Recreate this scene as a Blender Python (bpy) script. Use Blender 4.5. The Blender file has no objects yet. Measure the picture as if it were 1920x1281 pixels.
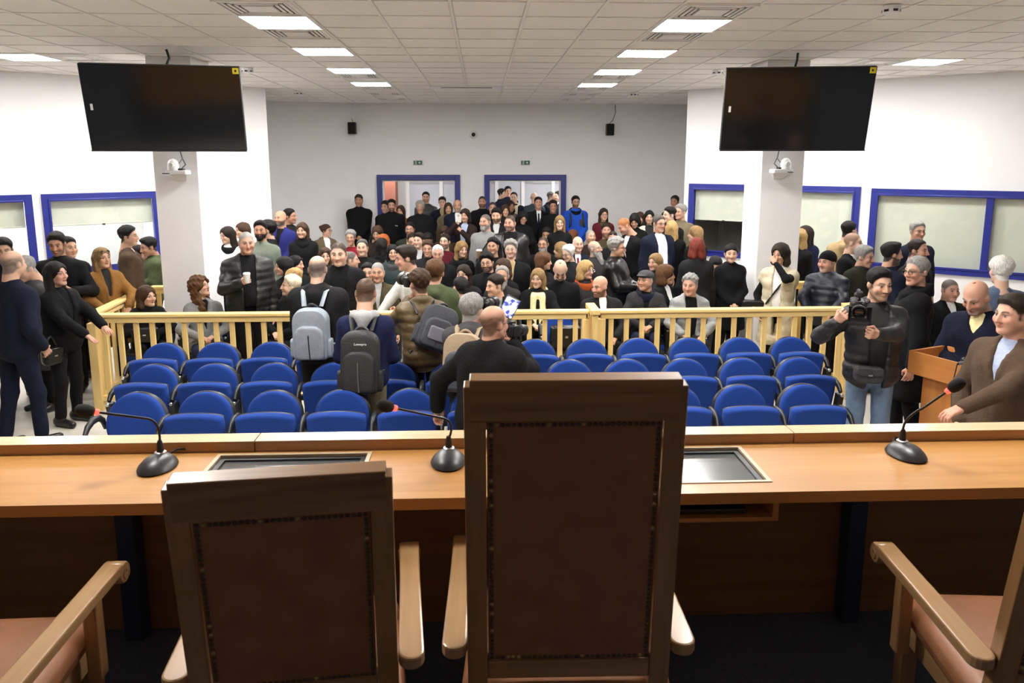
import bpy, math, random
import numpy as np
from mathutils import Vector, Matrix
from math import sin, cos, pi, radians as rad

SC = bpy.context.scene
COL = SC.collection
CZ = 3.784            # ceiling height above the hall floor
DZ = 0.75             # dais height

# ------------------------------------------------------------------ camera
cam_data = bpy.data.cameras.new('camera')
cam = bpy.data.objects.new('camera', cam_data)
COL.objects.link(cam)
cam.location = (0, 0, 2.6)
cam.rotation_euler = (rad(90 - 9.55), 0, rad(-2.35))
cam_data.sensor_width = 36.0
cam_data.sensor_fit = 'HORIZONTAL'
cam_data.lens = 1397.0 / 1920.0 * 36.0
cam_data.shift_y = -(640.5 - 534.0) / 1920.0
cam_data.clip_start = 0.05
cam_data.clip_end = 100
cam_data.dof.use_dof = True
cam_data.dof.focus_distance = 6.5
cam_data.dof.aperture_fstop = 8.0
SC.camera = cam

# ------------------------------------------------------------------ world, exposure
w = bpy.data.worlds.new('world')
SC.world = w
w.use_nodes = True
w.node_tree.nodes['Background'].inputs[0].default_value = (0.9, 0.95, 1.0, 1)
w.node_tree.nodes['Background'].inputs[1].default_value = 0.05
SC.view_settings.view_transform = 'Standard'
SC.view_settings.look = 'None'
SC.view_settings.exposure = 2.15
SC.view_settings.gamma = 1.0
SC.view_settings.use_curve_mapping = False
PANEL_POWER = 17.0     # emission of the ceiling light panels

# ------------------------------------------------------------------ materials
MATS = {}
def nodes_of(m):
    m.use_nodes = True
    nt = m.node_tree
    return nt, nt.nodes, nt.links, nt.nodes['Principled BSDF']

def mat(name, col, rough=0.6, metal=0.0, spec=0.5, var=0.0, scale=20.0, bump=0.0, bscale=None, stretch=None, coat=0.0, sheen=0.0):
    key = (name,)
    if key in MATS: return MATS[key]
    m = bpy.data.materials.new(name)
    nt, N, L, b = nodes_of(m)
    b.inputs['Base Color'].default_value = (*col, 1)
    b.inputs['Roughness'].default_value = rough
    b.inputs['Metallic'].default_value = metal
    b.inputs['Specular IOR Level'].default_value = spec
    if coat: b.inputs['Coat Weight'].default_value = coat; b.inputs['Coat Roughness'].default_value = 0.15
    if sheen: b.inputs['Sheen Weight'].default_value = sheen
    if var or bump:
        tc = N.new('ShaderNodeTexCoord')
        mp = N.new('ShaderNodeMapping')
        if stretch: mp.inputs['Scale'].default_value = stretch
        L.new(tc.outputs['Object'], mp.inputs['Vector'])
        nz = N.new('ShaderNodeTexNoise')
        nz.inputs['Scale'].default_value = scale
        nz.inputs['Detail'].default_value = 4
        L.new(mp.outputs['Vector'], nz.inputs['Vector'])
        if var:
            r = N.new('ShaderNodeValToRGB')
            r.color_ramp.elements[0].position = 0.3
            r.color_ramp.elements[1].position = 0.7
            r.color_ramp.elements[0].color = (*[c * (1 - var) for c in col], 1)
            r.color_ramp.elements[1].color = (*[min(1, c * (1 + var)) for c in col], 1)
            L.new(nz.outputs['Fac'], r.inputs['Fac'])
            L.new(r.outputs['Color'], b.inputs['Base Color'])
        if bump:
            n2 = nz
            if bscale:
                n2 = N.new('ShaderNodeTexNoise'); n2.inputs['Scale'].default_value = bscale
                n2.inputs['Detail'].default_value = 3
                L.new(mp.outputs['Vector'], n2.inputs['Vector'])
            bp = N.new('ShaderNodeBump'); bp.inputs['Strength'].default_value = bump
            bp.inputs['Distance'].default_value = 0.01
            L.new(n2.outputs['Fac'], bp.inputs['Height'])
            L.new(bp.outputs['Normal'], b.inputs['Normal'])
    MATS[key] = m
    return m

def wood(name, c0, c1, rough=0.35, axis=0, scale=1.0, coat=0.0, figure=1.0):
    key = (name,)
    if key in MATS: return MATS[key]
    m = bpy.data.materials.new(name)
    nt, N, L, b = nodes_of(m)
    tc = N.new('ShaderNodeTexCoord'); mp = N.new('ShaderNodeMapping')
    s = [22.0 * scale] * 3; s[axis] = 1.3 * scale
    mp.inputs['Scale'].default_value = s
    L.new(tc.outputs['Object'], mp.inputs['Vector'])
    n1 = N.new('ShaderNodeTexNoise'); n1.inputs['Scale'].default_value = 1.0; n1.inputs['Detail'].default_value = 6
    n1.inputs['Distortion'].default_value = 0.6 * figure
    L.new(mp.outputs['Vector'], n1.inputs['Vector'])
    mp2 = N.new('ShaderNodeMapping')
    s2 = [120.0 * scale] * 3; s2[axis] = 5.0 * scale
    mp2.inputs['Scale'].default_value = s2
    L.new(tc.outputs['Object'], mp2.inputs['Vector'])
    n2 = N.new('ShaderNodeTexNoise'); n2.inputs['Scale'].default_value = 1.0; n2.inputs['Detail'].default_value = 2
    L.new(mp2.outputs['Vector'], n2.inputs['Vector'])
    mx = N.new('ShaderNodeMath'); mx.operation = 'MULTIPLY_ADD'
    mx.inputs[1].default_value = 0.35; L.new(n2.outputs['Fac'], mx.inputs[0]); L.new(n1.outputs['Fac'], mx.inputs[2])
    r = N.new('ShaderNodeValToRGB')
    r.color_ramp.elements[0].position = 0.42; r.color_ramp.elements[0].color = (*c0, 1)
    r.color_ramp.elements[1].position = 0.92; r.color_ramp.elements[1].color = (*c1, 1)
    L.new(mx.outputs[0], r.inputs['Fac']); L.new(r.outputs['Color'], b.inputs['Base Color'])
    b.inputs['Roughness'].default_value = rough
    if coat: b.inputs['Coat Weight'].default_value = coat; b.inputs['Coat Roughness'].default_value = 0.12
    MATS[key] = m
    return m

def emit(name, col, strength):
    key = (name,)
    if key in MATS: return MATS[key]
    m = bpy.data.materials.new(name); nt, N, L, b = nodes_of(m)
    b.inputs['Base Color'].default_value = (*col, 1)
    b.inputs['Emission Color'].default_value = (*col, 1)
    b.inputs['Emission Strength'].default_value = strength
    MATS[key] = m
    return m

def glassmat(name='pane_glass', tint=(0.95, 0.97, 0.96)):
    key = (name,)
    if key in MATS: return MATS[key]
    m = bpy.data.materials.new(name); m.use_nodes = True
    nt = m.node_tree; N, L = nt.nodes, nt.links
    N.clear()
    o = N.new('ShaderNodeOutputMaterial'); t = N.new('ShaderNodeBsdfTransparent'); g = N.new('ShaderNodeBsdfGlossy')
    f = N.new('ShaderNodeLayerWeight'); f.inputs['Blend'].default_value = .5
    pw = N.new('ShaderNodeMath'); pw.operation = 'POWER'; pw.inputs[1].default_value = 4.0; L.new(f.outputs['Facing'], pw.inputs[0])
    ad = N.new('ShaderNodeMath'); ad.operation = 'MULTIPLY_ADD'; ad.inputs[1].default_value = .9; ad.inputs[2].default_value = .05; ad.use_clamp = True; L.new(pw.outputs[0], ad.inputs[0])
    t.inputs['Color'].default_value = (*tint, 1); g.inputs['Roughness'].default_value = 0.03
    mx = N.new('ShaderNodeMixShader'); L.new(ad.outputs[0], mx.inputs[0]); L.new(t.outputs[0], mx.inputs[1]); L.new(g.outputs[0], mx.inputs[2])
    L.new(mx.outputs[0], o.inputs['Surface'])
    MATS[key] = m
    return m

WALL = mat('painted_wall', (0.84, 0.832, 0.838), 0.75, var=0.015, scale=3, bump=0.05, bscale=180)
WALLB = WALL
TILE = mat('ceiling_tile_board', (0.86, 0.825, 0.775), 0.9, var=0.03, scale=60, bump=0.25, bscale=240)
TBAR = mat('ceiling_grid_metal', (0.84, 0.81, 0.765), 0.5)
FLOOR = mat('vinyl_floor', (0.66, 0.625, 0.55), 0.42, var=0.05, scale=2.2, bump=0.02, bscale=60)
CARPET = mat('dark_carpet', (0.075, 0.095, 0.135), 0.95, var=0.25, scale=150, bump=0.6, bscale=500)
BLUEFR = mat('blue_window_paint', (0.018, 0.027, 0.23), 0.38)
DOORBLUE = mat('navy_door_frame_paint', (0.022, 0.03, 0.19), 0.4)
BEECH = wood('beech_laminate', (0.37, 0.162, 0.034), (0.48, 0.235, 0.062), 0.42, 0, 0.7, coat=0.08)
BEECH_LIT = wood('lit_ledge_top', (0.52, 0.36, 0.20), (0.62, 0.45, 0.27), 0.35, 0, 1, coat=.3)  # paler ledge wood: the bright light on its top is put into the colour
BEECH_EDGE = wood('beech_edge', (0.40, 0.21, 0.09), (0.52, 0.30, 0.14), 0.5, 0, 1)
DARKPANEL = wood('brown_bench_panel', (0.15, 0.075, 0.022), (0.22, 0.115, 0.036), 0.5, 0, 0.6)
PINE = wood('pine_railing', (0.78, 0.53, 0.19), (0.88, 0.65, 0.28), 0.42, 2, 0.8)
PINEX = wood('pine_rail_along', (0.84, 0.58, 0.21), (0.92, 0.70, 0.31), 0.38, 0, 0.8)
PINEY = wood('pine_rail_across', (0.74, 0.49, 0.165), (0.86, 0.63, 0.26), 0.38, 1, 0.8)
CHAIRW = wood('stained_chair_wood', (0.24, 0.12, 0.044), (0.38, 0.20, 0.08), 0.3, 2, 1.0, coat=0.3)
CHAIRWX = wood('stained_crest_wood', (0.20, 0.095, 0.036), (0.40, 0.21, 0.085), 0.3, 0, 0.5, coat=0.3, figure=2.5)
CHAIRWY = wood('stained_arm_wood', (0.30, 0.165, 0.068), (0.42, 0.25, 0.115), 0.28, 1, 0.9, coat=0.3)
LEATHER = mat('brown_leather', (0.27, 0.11, 0.048), 0.42, var=0.12, scale=14, bump=0.12, bscale=300)
SEATLEATHER = mat('tan_seat_leather', (0.30, 0.122, 0.05), 0.5, var=0.08, scale=10, bump=0.1, bscale=260)
BRASS = mat('antique_nails', (0.09, 0.075, 0.045), 0.35, metal=0.8)
BRASSL = mat('worn_brass_nails', (0.42, 0.33, 0.14), 0.3, metal=0.9)
BLUEFAB = mat('blue_seat_fabric', (0.014, 0.050, 0.26), 0.9, var=0.12, scale=160, bump=0.25, bscale=420, spec=.15, sheen=0.05)
BLACKPL = mat('black_plastic', (0.014, 0.014, 0.015), 0.42)
GREYPL = mat('grey_plastic', (0.12, 0.12, 0.125), 0.45)
WHITEPL = mat('white_plastic', (0.82, 0.82, 0.82), 0.4)
STEEL = mat('steel', (0.62, 0.62, 0.64), 0.28, metal=1.0)
BLACKMET = mat('black_metal', (0.02, 0.02, 0.022), 0.35, metal=0.4)
NAVYMET = mat('navy_bench_support', (0.012, 0.022, 0.05), 0.45)
SCREEN = mat('television_glass', (0.006, 0.006, 0.006), 0.12, spec=0.6)
DESKSCREEN = mat('desk_monitor_glass', (0.085, 0.095, 0.10), 0.16, spec=1.0, coat=1.0)
BLIND = mat('roller_blind_cloth', (0.78, 0.77, 0.68), 0.85, var=0.02, scale=4)
WHITE = mat('white_lacquer', (0.80, 0.80, 0.80), 0.45)
RED = emit('red_led', (1.0, 0.03, 0.02), 1.6)
FOAM = mat('black_foam', (0.012, 0.012, 0.012), 0.95, bump=0.6, bscale=600, var=0.1)
LITE = emit('lit_diffuser', (1.0, 0.975, 0.94), PANEL_POWER)

# ------------------------------------------------------------------ mesh helpers
def new_obj(name, verts, faces, material=None, parent=None, smooth=None, loc=None):
    """faces: list of tuples, or list of int arrays (n,k)"""
    me = bpy.data.meshes.new(name)
    if len(faces) and isinstance(faces[0], np.ndarray):
        v = np.asarray(verts, dtype=np.float32)
        me.vertices.add(len(v)); me.vertices.foreach_set('co', v.ravel())
        ls = [f for f in faces if len(f)]
        tot = np.concatenate([np.full(len(f), f.shape[1], np.int32) for f in ls])
        idx = np.concatenate([f.ravel() for f in ls]).astype(np.int32)
        st = np.concatenate([[0], np.cumsum(tot)[:-1]]).astype(np.int32)
        me.loops.add(len(idx)); me.polygons.add(len(tot))
        me.loops.foreach_set('vertex_index', idx)
        me.polygons.foreach_set('loop_start', st)
        me.update(calc_edges=True)
        me.validate()
    else:
        me.from_pydata([tuple(p) for p in verts], [], faces)
        me.update()
    if material is not None: me.materials.append(material)
    if smooth is not None:
        me.polygons.foreach_set('use_smooth', np.ones(len(me.polygons), dtype=bool))
        if smooth < 179: me.set_sharp_from_angle(angle=rad(smooth))
    o = bpy.data.objects.new(name, me)
    COL.objects.link(o)
    if parent is not None: o.parent = parent
    if loc is not None: o.location = loc
    return o

class MB:
    def __init__(s): s.v = []; s.f = []
    def add(s, vs, fs):
        n = len(s.v); s.v += [tuple(p) for p in vs]; s.f += [tuple(i + n for i in f) for f in fs]; return s
    def box(s, x0, x1, y0, y1, z0, z1, M=None):
        vs = [Vector(p) for p in ((x0,y0,z0),(x1,y0,z0),(x1,y1,z0),(x0,y1,z0),(x0,y0,z1),(x1,y0,z1),(x1,y1,z1),(x0,y1,z1))]
        if M is not None: vs = [M @ p for p in vs]
        return s.add(vs, [(0,3,2,1),(4,5,6,7),(0,1,5,4),(1,2,6,5),(2,3,7,6),(3,0,4,7)])
    def bevbox(s, x0, x1, y0, y1, z0, z1, b, M=None):
        """box with chamfered edges (rounded look)"""
        cx, cy, cz = (x0+x1)/2, (y0+y1)/2, (z0+z1)/2
        rings = []
        def ring(z, i):
            return [(x0+i, y0+i+b, z), (x0+i+b, y0+i, z), (x1-i-b, y0+i, z), (x1-i, y0+i+b, z), (x1-i, y1-i-b, z), (x1-i-b, y1-i, z), (x0+i+b, y1-i, z), (x0+i, y1-i-b, z)]
        for z, i in ((z0, b), (z0+b*.3, b*.3), (z0+b, 0), (z1-b, 0), (z1-b*.3, b*.3), (z1, b)): rings.append(ring(z, i))
        vs = [Vector(p) for r in rings for p in r]
        if M is not None: vs = [M @ p for p in vs]
        fs = []
        for r in range(len(rings)-1):
            for i in range(8):
                j = (i+1) % 8; fs.append((r*8+i, r*8+j, (r+1)*8+j, (r+1)*8+i))
        fs.append(tuple(range(7, -1, -1))); k = (len(rings)-1)*8; fs.append(tuple(range(k, k+8)))
        return s.add(vs, fs)
    def prism(s, pts, z0, z1, M=None):
        n = len(pts)
        vs = [Vector((p[0], p[1], z0)) for p in pts] + [Vector((p[0], p[1], z1)) for p in pts]
        if M is not None: vs = [M @ p for p in vs]
        fs = [tuple(range(n-1, -1, -1)), tuple(range(n, 2*n))] + [(i, (i+1) % n, n+(i+1) % n, n+i) for i in range(n)]
        return s.add(vs, fs)
    def tube(s, path, r, n=8, cap=True, flat=1.0):
        P = [Vector(p) for p in path]; rs = r if isinstance(r, (list, tuple)) else [r]*len(P)
        vs = []; up = None
        for i, p in enumerate(P):
            t = (P[min(i+1, len(P)-1)] - P[max(i-1, 0)]).normalized()
            if up is None:
                up = Vector((0,0,1)) if abs(t.z) < .9 else Vector((1,0,0))
            a = t.cross(up).normalized(); bb = a.cross(t).normalized(); up = bb
            for k in range(n):
                an = 2*pi*k/n
                vs.append(p + a*cos(an)*rs[i] + bb*sin(an)*rs[i]*flat)
        fs = []
        for i in range(len(P)-1):
            for k in range(n):
                j = (k+1) % n
                fs.append((i*n+k, i*n+j, (i+1)*n+j, (i+1)*n+k))
        if cap: fs.append(tuple(range(n-1, -1, -1))); q = (len(P)-1)*n; fs.append(tuple(range(q, q+n)))
        return s.add(vs, fs)
    def lathe(s, prof, n=20, M=None, sy=1.0):
        """prof: (r,z) from bottom to top"""
        vs = []; fs = []
        for r, z in prof:
            for k in range(n):
                a = 2*pi*k/n; vs.append(Vector((r*cos(a), r*sin(a)*sy, z)))
        if M is not None: vs = [M @ p for p in vs]
        for i in range(len(prof)-1):
            for k in range(n):
                j = (k+1) % n; fs.append((i*n+k, i*n+j, (i+1)*n+j, (i+1)*n+k))
        fs.append(tuple(range(n-1, -1, -1))); q = (len(prof)-1)*n; fs.append(tuple(range(q, q+n)))
        return s.add(vs, fs)
    def cushion(s, outline, thick, M=None, crown=0.4, rings=(1, .985, .94, .82, .6, .3)):
        """closed pad: outline in xy, thickness along z (crown gives the pillow)"""
        n = len(outline); cx = sum(p[0] for p in outline)/n; cy = sum(p[1] for p in outline)/n
        vs = []; fs = []
        prof = [0.0, .45, .72, .88, .96, 1.0]
        def layer(side):
            st = len(vs)
            for q, sc in enumerate(rings):
                h = thick*.5*((1-crown)*min(1, q/2.0 if q < 2 else 1) + crown*prof[q]) if q else 0
                for x, y in outline: vs.append(Vector((cx+(x-cx)*sc, cy+(y-cy)*sc, side*h)))
            vs.append(Vector((cx, cy, side*thick*.5)))
            return st
        for side in (1, -1):
            st = layer(side)
            for q in range(len(rings)-1):
                for i in range(n):
                    j = (i+1) % n; f = (st+q*n+i, st+q*n+j, st+(q+1)*n+j, st+(q+1)*n+i)
                    fs.append(f if side > 0 else f[::-1])
            q = len(rings)-1; c = st+len(rings)*n
            for i in range(n):
                j = (i+1) % n; f = (st+q*n+i, st+q*n+j, c); fs.append(f if side > 0 else f[::-1])
        if M is not None: vs = [M @ p for p in vs]
        return s.add(vs, fs)
    def ball(s, c, r, n=10, m=7, sc=(1,1,1), M=None):
        prof = [(max(1e-4, r*sin(pi*i/m)), -r*cos(pi*i/m)) for i in range(m+1)]
        T = Matrix.Translation(c) @ Matrix.Diagonal((*sc, 1))
        return s.lathe(prof, n, (M @ T) if M is not None else T)
    def obj(s, name, material, parent=None, smooth=None, bevel=0, loc=None, seg=2):
        o = new_obj(name, s.v, s.f, material, parent, smooth, loc)
        if bevel:
            md = o.modifiers.new('bevel', 'BEVEL'); md.width = bevel; md.segments = seg; md.limit_method = 'ANGLE'; md.angle_limit = rad(35)
            md.harden_normals = False
        return o

def empty(name, loc=(0,0,0), rz=0.0):
    o = bpy.data.objects.new(name, None); COL.objects.link(o); o.location = loc; o.rotation_euler = (0,0,rz)
    o.empty_display_size = .1
    return o
def tag(o, label, cat, group=None):
    o['label'] = label; o['category'] = cat
    if group: o['group'] = group
    return o
def struct(o, label=None, cat=None):
    o['kind'] = 'structure'
    if label: o['label'] = label
    if cat: o['category'] = cat
    return o
def part(o, label=None, kind=None):
    if label: o['label'] = label
    if kind: o['kind'] = kind
    return o
def copy_tree(o, parent=None):
    c = o.copy(); COL.objects.link(c); c.parent = parent
    for ch in o.children:
        if ch.name in bpy.data.objects: copy_tree(ch, c)
    return c
def Tm(x, y, z, rz=0, rx=0, ry=0):
    return Matrix.Translation((x, y, z)) @ Matrix.Rotation(rz, 4, 'Z') @ Matrix.Rotation(rx, 4, 'X') @ Matrix.Rotation(ry, 4, 'Y')
def ordn(k): return ['first','second','third','fourth','fifth','sixth','seventh','eighth','ninth','tenth','eleventh','twelfth','thirteenth','fourteenth'][k]

# ================================================================== THE HALL
def slab(name, x0, x1, y0, y1, z0, z1, m):
    return struct(MB().box(x0, x1, y0, y1, z0, z1).obj(name, m))
fl = slab('floor', -9.4, 9.6, 2.9, 17.0, -0.1, 0, FLOOR)
struct(fl, 'pale beige vinyl floor of the hall', 'floor')

# dais under the judges' bench
d = slab('floor_dais', -4.2, 4.4, -2.6, 2.86, 0, DZ, CARPET)
struct(d, 'dark carpeted dais floor behind the bench', 'floor')

def wall_openings(name, A, B, z0, z1, openings, th, m):
    """wall from A to B (plan), thickness behind it, rectangular openings (s0,s1,z0,z1)"""
    A = Vector((A[0], A[1], 0)); B = Vector((B[0], B[1], 0)); Ln = (B-A).length
    ang = math.atan2((B-A).y, (B-A).x)
    M = Matrix.Translation(A) @ Matrix.Rotation(ang, 4, 'Z')
    mb = MB(); cuts = sorted(openings); s = 0
    for (a, b, c, e) in cuts:
        if a > s: mb.box(s, a, 0, th, z0, z1, M)
        if c > z0: mb.box(a, b, 0, th, z0, c, M)
        if e < z1: mb.box(a, b, 0, th, e, z1, M)
        s = b
    if s < Ln: mb.box(s, Ln, 0, th, z0, z1, M)
    return struct(mb.obj(name, m)), M

# back wall (two doorways), chamfered on its left end
DOORS = [(-2.21, -0.52), (0.13, 1.81)]
BX0, BX1 = -2.72, 4.75
wb, MBK = wall_openings('wall_back', (BX0, 16.5), (BX1, 16.5), 0, CZ, [(a-BX0, b-BX0, 0, 2.21) for a, b in DOORS], 0.18, WALLB)
struct(wb, 'light grey back wall with two doorways', 'wall')
wc, _ = wall_openings('wall_back_corner', (-4.75, 15.72), (BX0, 16.5), 0, CZ, [], 0.18, WALLB)
struct(wc, 'angled grey wall section left of the back doorways', 'wall')
# recess side returns
wr1, _ = wall_openings('wall_recess_left', (-3.62-.03, 13.09), (-4.75, 15.72), 0, CZ, [], 0.15, WALL)
wr2, _ = wall_openings('wall_recess_right', (4.75, 16.5), (3.60, 13.13), 0, CZ, [], 0.15, WALL)
struct(wr1, 'white return wall at the left of the recess', 'wall'); struct(wr2, 'white return wall at the right of the recess', 'wall')

# left and right angled walls with the blue windows
LA, LB = Vector((-9.17, 8.432, 0)), Vector((-3.62, 13.07, 0))
LS = (Vector((-6.48, 10.68, 0)) - LA).length
WL = [(LS-1.55, LS+.14, 1.0, 2.05), (LS+.38, LS+1.83, 1.0, 2.05)]
wl, ML = wall_openings('wall_left', LA, LB, 0, CZ, WL, 0.16, WALL)
struct(wl, 'white angled wall on the left with blue framed windows', 'wall')
RA, RB = Vector((3.58, 13.11, 0)), Vector((9.6, 8.364, 0))
WR = [(.16, 2.82, 1.0, 2.12), (3.10, 6.05, 1.0, 2.10)]
wr, MR = wall_openings('wall_right', RA, RB, 0, CZ, WR, 0.16, WALL)
struct(wr, 'white angled wall on the right with blue framed windows', 'wall')
# rest of the shell (outside the frame)
struct(MB().box(-9.4, -9.2, -2.6, 8.6, 0, CZ).obj('wall_far_left', WALL), 'white side wall left of the dais', 'wall')
struct(MB().box(9.55, 9.75, -2.6, 8.6, 0, CZ).obj('wall_far_right', WALL), 'white side wall right of the dais', 'wall')
FRONTW = wood('front_wall_panelling', (0.22, 0.11, 0.04), (0.33, 0.18, 0.07), 0.45, 2, 0.4)
fw = MB().box(-9.4, 9.75, -2.8, -2.6, 2.3, CZ).obj('wall_front', WALL); struct(fw, 'wall behind the judges chairs', 'wall')
part(MB().box(-9.4, 9.75, -2.8, -2.58, 0, 2.3).obj('wood_panelling', FRONTW, fw))

def blue_window(name, M, s0, s1, z0, z1, mull=(), label='', blind=None, fr=0.085, blind_z=None):
    """blue moulded frame around an opening, glass panes, roller blinds behind the glass"""
    w = MB()
    w.box(s0-fr+.02, s0+.02, -.035, .10, z0-fr+.02, z1+fr-.02, M); w.box(s1-.02, s1+fr-.02, -.035, .10, z0-fr+.02, z1+fr-.02, M)
    w.box(s0+.02, s1-.02, -.035, .10, z1-.02, z1+fr-.02, M); w.box(s0+.02, s1-.02, -.035, .10, z0-fr+.02, z0+.02, M)
    o = w.obj(name, BLUEFR, bevel=.004); struct(o, label, 'window')
    # inner raised moulding
    q = MB(); e = .028
    q.box(s0+.012, s0+.012+e, -.05, -.03, z0, z1, M); q.box(s1-.012-e, s1-.012, -.05, -.03, z0, z1, M)
    q.box(s0+.012+e, s1-.012-e, -.05, -.03, z1-.012-e, z1-.012, M); q.box(s0+.012+e, s1-.012-e, -.05, -.03, z0+.012, z0+.012+e, M)
    q.obj('moulding', BLUEFR, o, bevel=.005)
    edges = [s0] + list(mull) + [s1]
    for mu in mull:
        MB().box(mu-.045, mu+.045, -.035, .10, z0+.02, z1-.02, M).obj('mullion', BLUEFR, o, bevel=.005)
    for a, b in zip(edges[:-1], edges[1:]):
        MB().box(a+.02, b-.02, .045, .051, z0+.01, z1-.01, M).obj('glass_pane', glassmat(), o)
    for i, (a, b) in enumerate(zip(edges[:-1], edges[1:])):
        bz = (blind_z or [z0]*9)[i]
        bl = MB().box(a+.03, b-.03, .066, .070, bz, z1, M).obj('roller_blind', BLIND, o)
        MB().tube([M @ Vector((a+.035, .068, bz)), M @ Vector((b-.035, .068, bz))], .012, 8).obj('bottom_bar', BLIND, bl, smooth=40)
        if bz > z0+.1:
            MB().box((a+b)/2-.02, (a+b)/2+.02, .0535, .0595, bz-.022, bz+.004, M).obj('pull_tab', BLACKPL, bl)
    return o
blue_window('window_1', ML, *WL[0], label='blue framed window at the far left edge, blind half down', blind_z=[1.66])
blue_window('window_2', ML, *WL[1], label='blue framed window beside the left pillar, blind half down', blind_z=[1.65])
blue_window('window_3', MR, *WR[0], mull=(1.26,), label='blue framed window behind the right pillar, left blind half down', blind_z=[1.56, 1.0])
blue_window('window_4', MR, *WR[1], mull=(4.58,), label='wide blue framed window with closed blinds at the right edge', blind_z=[1.0, 1.0])

# rooms behind the side windows
def side_room(M, s0, s1, dep, suffix, lit, wm):
    mb = MB()
    mb.box(s0, s1, dep, dep+.1, 0, 2.8, M); mb.box(s0-.1, s0, .16, dep+.1, 0, 2.8, M); mb.box(s1, s1+.1, .16, dep+.1, 0, 2.8, M)
    mb.box(s0-.1, s1+.1, .16, dep+.1, 2.8, 2.9, M); mb.box(s0-.1, s1+.1, .16, dep+.1, -.1, 0, M)
    o = struct(mb.obj('wall_room_' + suffix, wm))
    struct(o, 'walls of the room behind the %s windows' % suffix, 'wall')
    if lit:
        k = MB().box((s0+s1)/2-.3, (s0+s1)/2+.3, dep*.5-.3, dep*.5+.3, 2.76, 2.79, M).obj('ceiling_light', LITE)
        tag(k, 'light panel of the side room behind the left windows', 'light')
    return o
side_room(ML, LS-1.9, LS+2.15, 1.8, 'left', True, WHITE)
side_room(MR, -.0+.05, 6.3, 1.6, 'right', False, mat('dim_room_paint', (0.75, 0.72, 0.66), 0.8))

# ------------------------------------------------------------------ doorways and lobby
for i, (a, b) in enumerate(DOORS):
    mb = MB(); f = .115
    mb.box(a-.06, a+.055, 16.44, 16.72, 0, 2.27); mb.box(b-.055, b+.06, 16.44, 16.72, 0, 2.27); mb.box(a+.055, b-.055, 16.44, 16.72, 2.155, 2.27)
    o = mb.obj('door_%d' % (i+1), DOORBLUE, bevel=.006)
    struct(o, 'navy blue frame of the %s open doorway in the back wall' % ('left', 'right')[i], 'door frame')
    MB().box(a+.055, a+.08, 16.52, 16.66, 0, 2.15).box(b-.08, b-.055, 16.52, 16.66, 0, 2.15).box(a+.08, b-.08, 16.52, 16.66, 2.125, 2.15).obj('inner_lining', WHITE, o)
lob = MB(); LY = 20.6
lob.box(-5.2, 5.2, LY, LY+.15, 0, 2.9); lob.box(-5.35, -5.2, 16.68, LY+.15, 0, 2.9); lob.box(5.2, 5.35, 16.68, LY+.15, 0, 2.9)
lo = struct(lob.obj('wall_lobby', WALL), 'white lobby wall seen through the doorways', 'wall')
struct(MB().box(-5.35, 5.35, 16.68, LY, -.1, 0).obj('floor_lobby', FLOOR), 'lobby floor behind the doorways', 'floor')
struct(MB().box(-5.35, 5.35, 16.68, LY+.15, 2.9, 3.0).obj('ceiling_lobby', WHITE), 'lobby ceiling', 'ceiling')
for x in (-2.2, 2.4):
    k = MB().box(x-.3, x+.3, 18.0, 18.6, 2.86, 2.895).obj('ceiling_light', LITE)
    tag(k, 'light panel on the lobby ceiling, %s of two' % {-2.2:'left one', 2.4:'right one'}[x], 'light', 'lobby lights')
COLB = mat('brick_red_paint', (0.22, 0.075, 0.05), 0.6)
tag(MB().bevbox(-2.62, -2.14, 18.9, 19.4, 0, 2.9, .01).obj('lobby_column', COLB), 'reddish brown column seen through the left doorway', 'column')
# glazed partition of the lobby: white posts and rails, pale panes, grey shutter boxes
PANE = mat('frosted_pane', (0.50, 0.52, 0.58), 0.35)
SHUT = mat('grey_shutter', (0.36, 0.36, 0.37), 0.5)
gp = MB()
for x in (-1.98, -1.08, -0.28, 0.42, 1.13, 1.95, 2.72): gp.box(x-.045, x+.045, 20.3, 20.4, 0, 2.7)
gp.box(-1.98, 2.72, 20.3, 20.4, 2.6, 2.72); gp.box(-1.98, 2.72, 20.3, 20.4, 0, .1)
gp.box(.42, 1.13, 20.3, 20.4, 2.05, 2.13)
g = tag(gp.obj('glazed_partition', WHITE), 'white framed glazed partition across the lobby beyond the doorways', 'partition')
for a, b in ((-1.98, -1.08), (-1.08, -.28), (-.28, .42), (.42, 1.13), (1.13, 1.95), (1.95, 2.72)):
    MB().box(a+.045, b-.045, 20.335, 20.355, .1, 1.95 if not .3 < a < .5 else 2.05).obj('pane', PANE, g)
    MB().box(a+.045, b-.045, 20.31, 20.375, 1.95 if not .3 < a < .5 else 2.13, 2.6).obj('shutter_box', SHUT, g)
tag(MB().bevbox(-1.35, .05, 19.7, 19.95, 0, 1.38, .01).obj('lobby_counter', mat('grey_counter', (0.42, 0.42, 0.43), 0.5)), 'grey counter in the lobby behind the left doorway', 'counter')

# ------------------------------------------------------------------ pillars
for nm, x0, x1, y0, y1, lb in (('pillar', -3.89, -3.37, 9.13, 9.72, 'white square pillar on the left carrying a television'), ('pillar', 3.46, 3.99, 9.17, 9.76, 'white square pillar on the right carrying a television')):
    o = MB().box(x0, x1, y0, y1, 0, CZ).obj(nm, WALL, bevel=.008); struct(o, lb, 'pillar')

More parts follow.
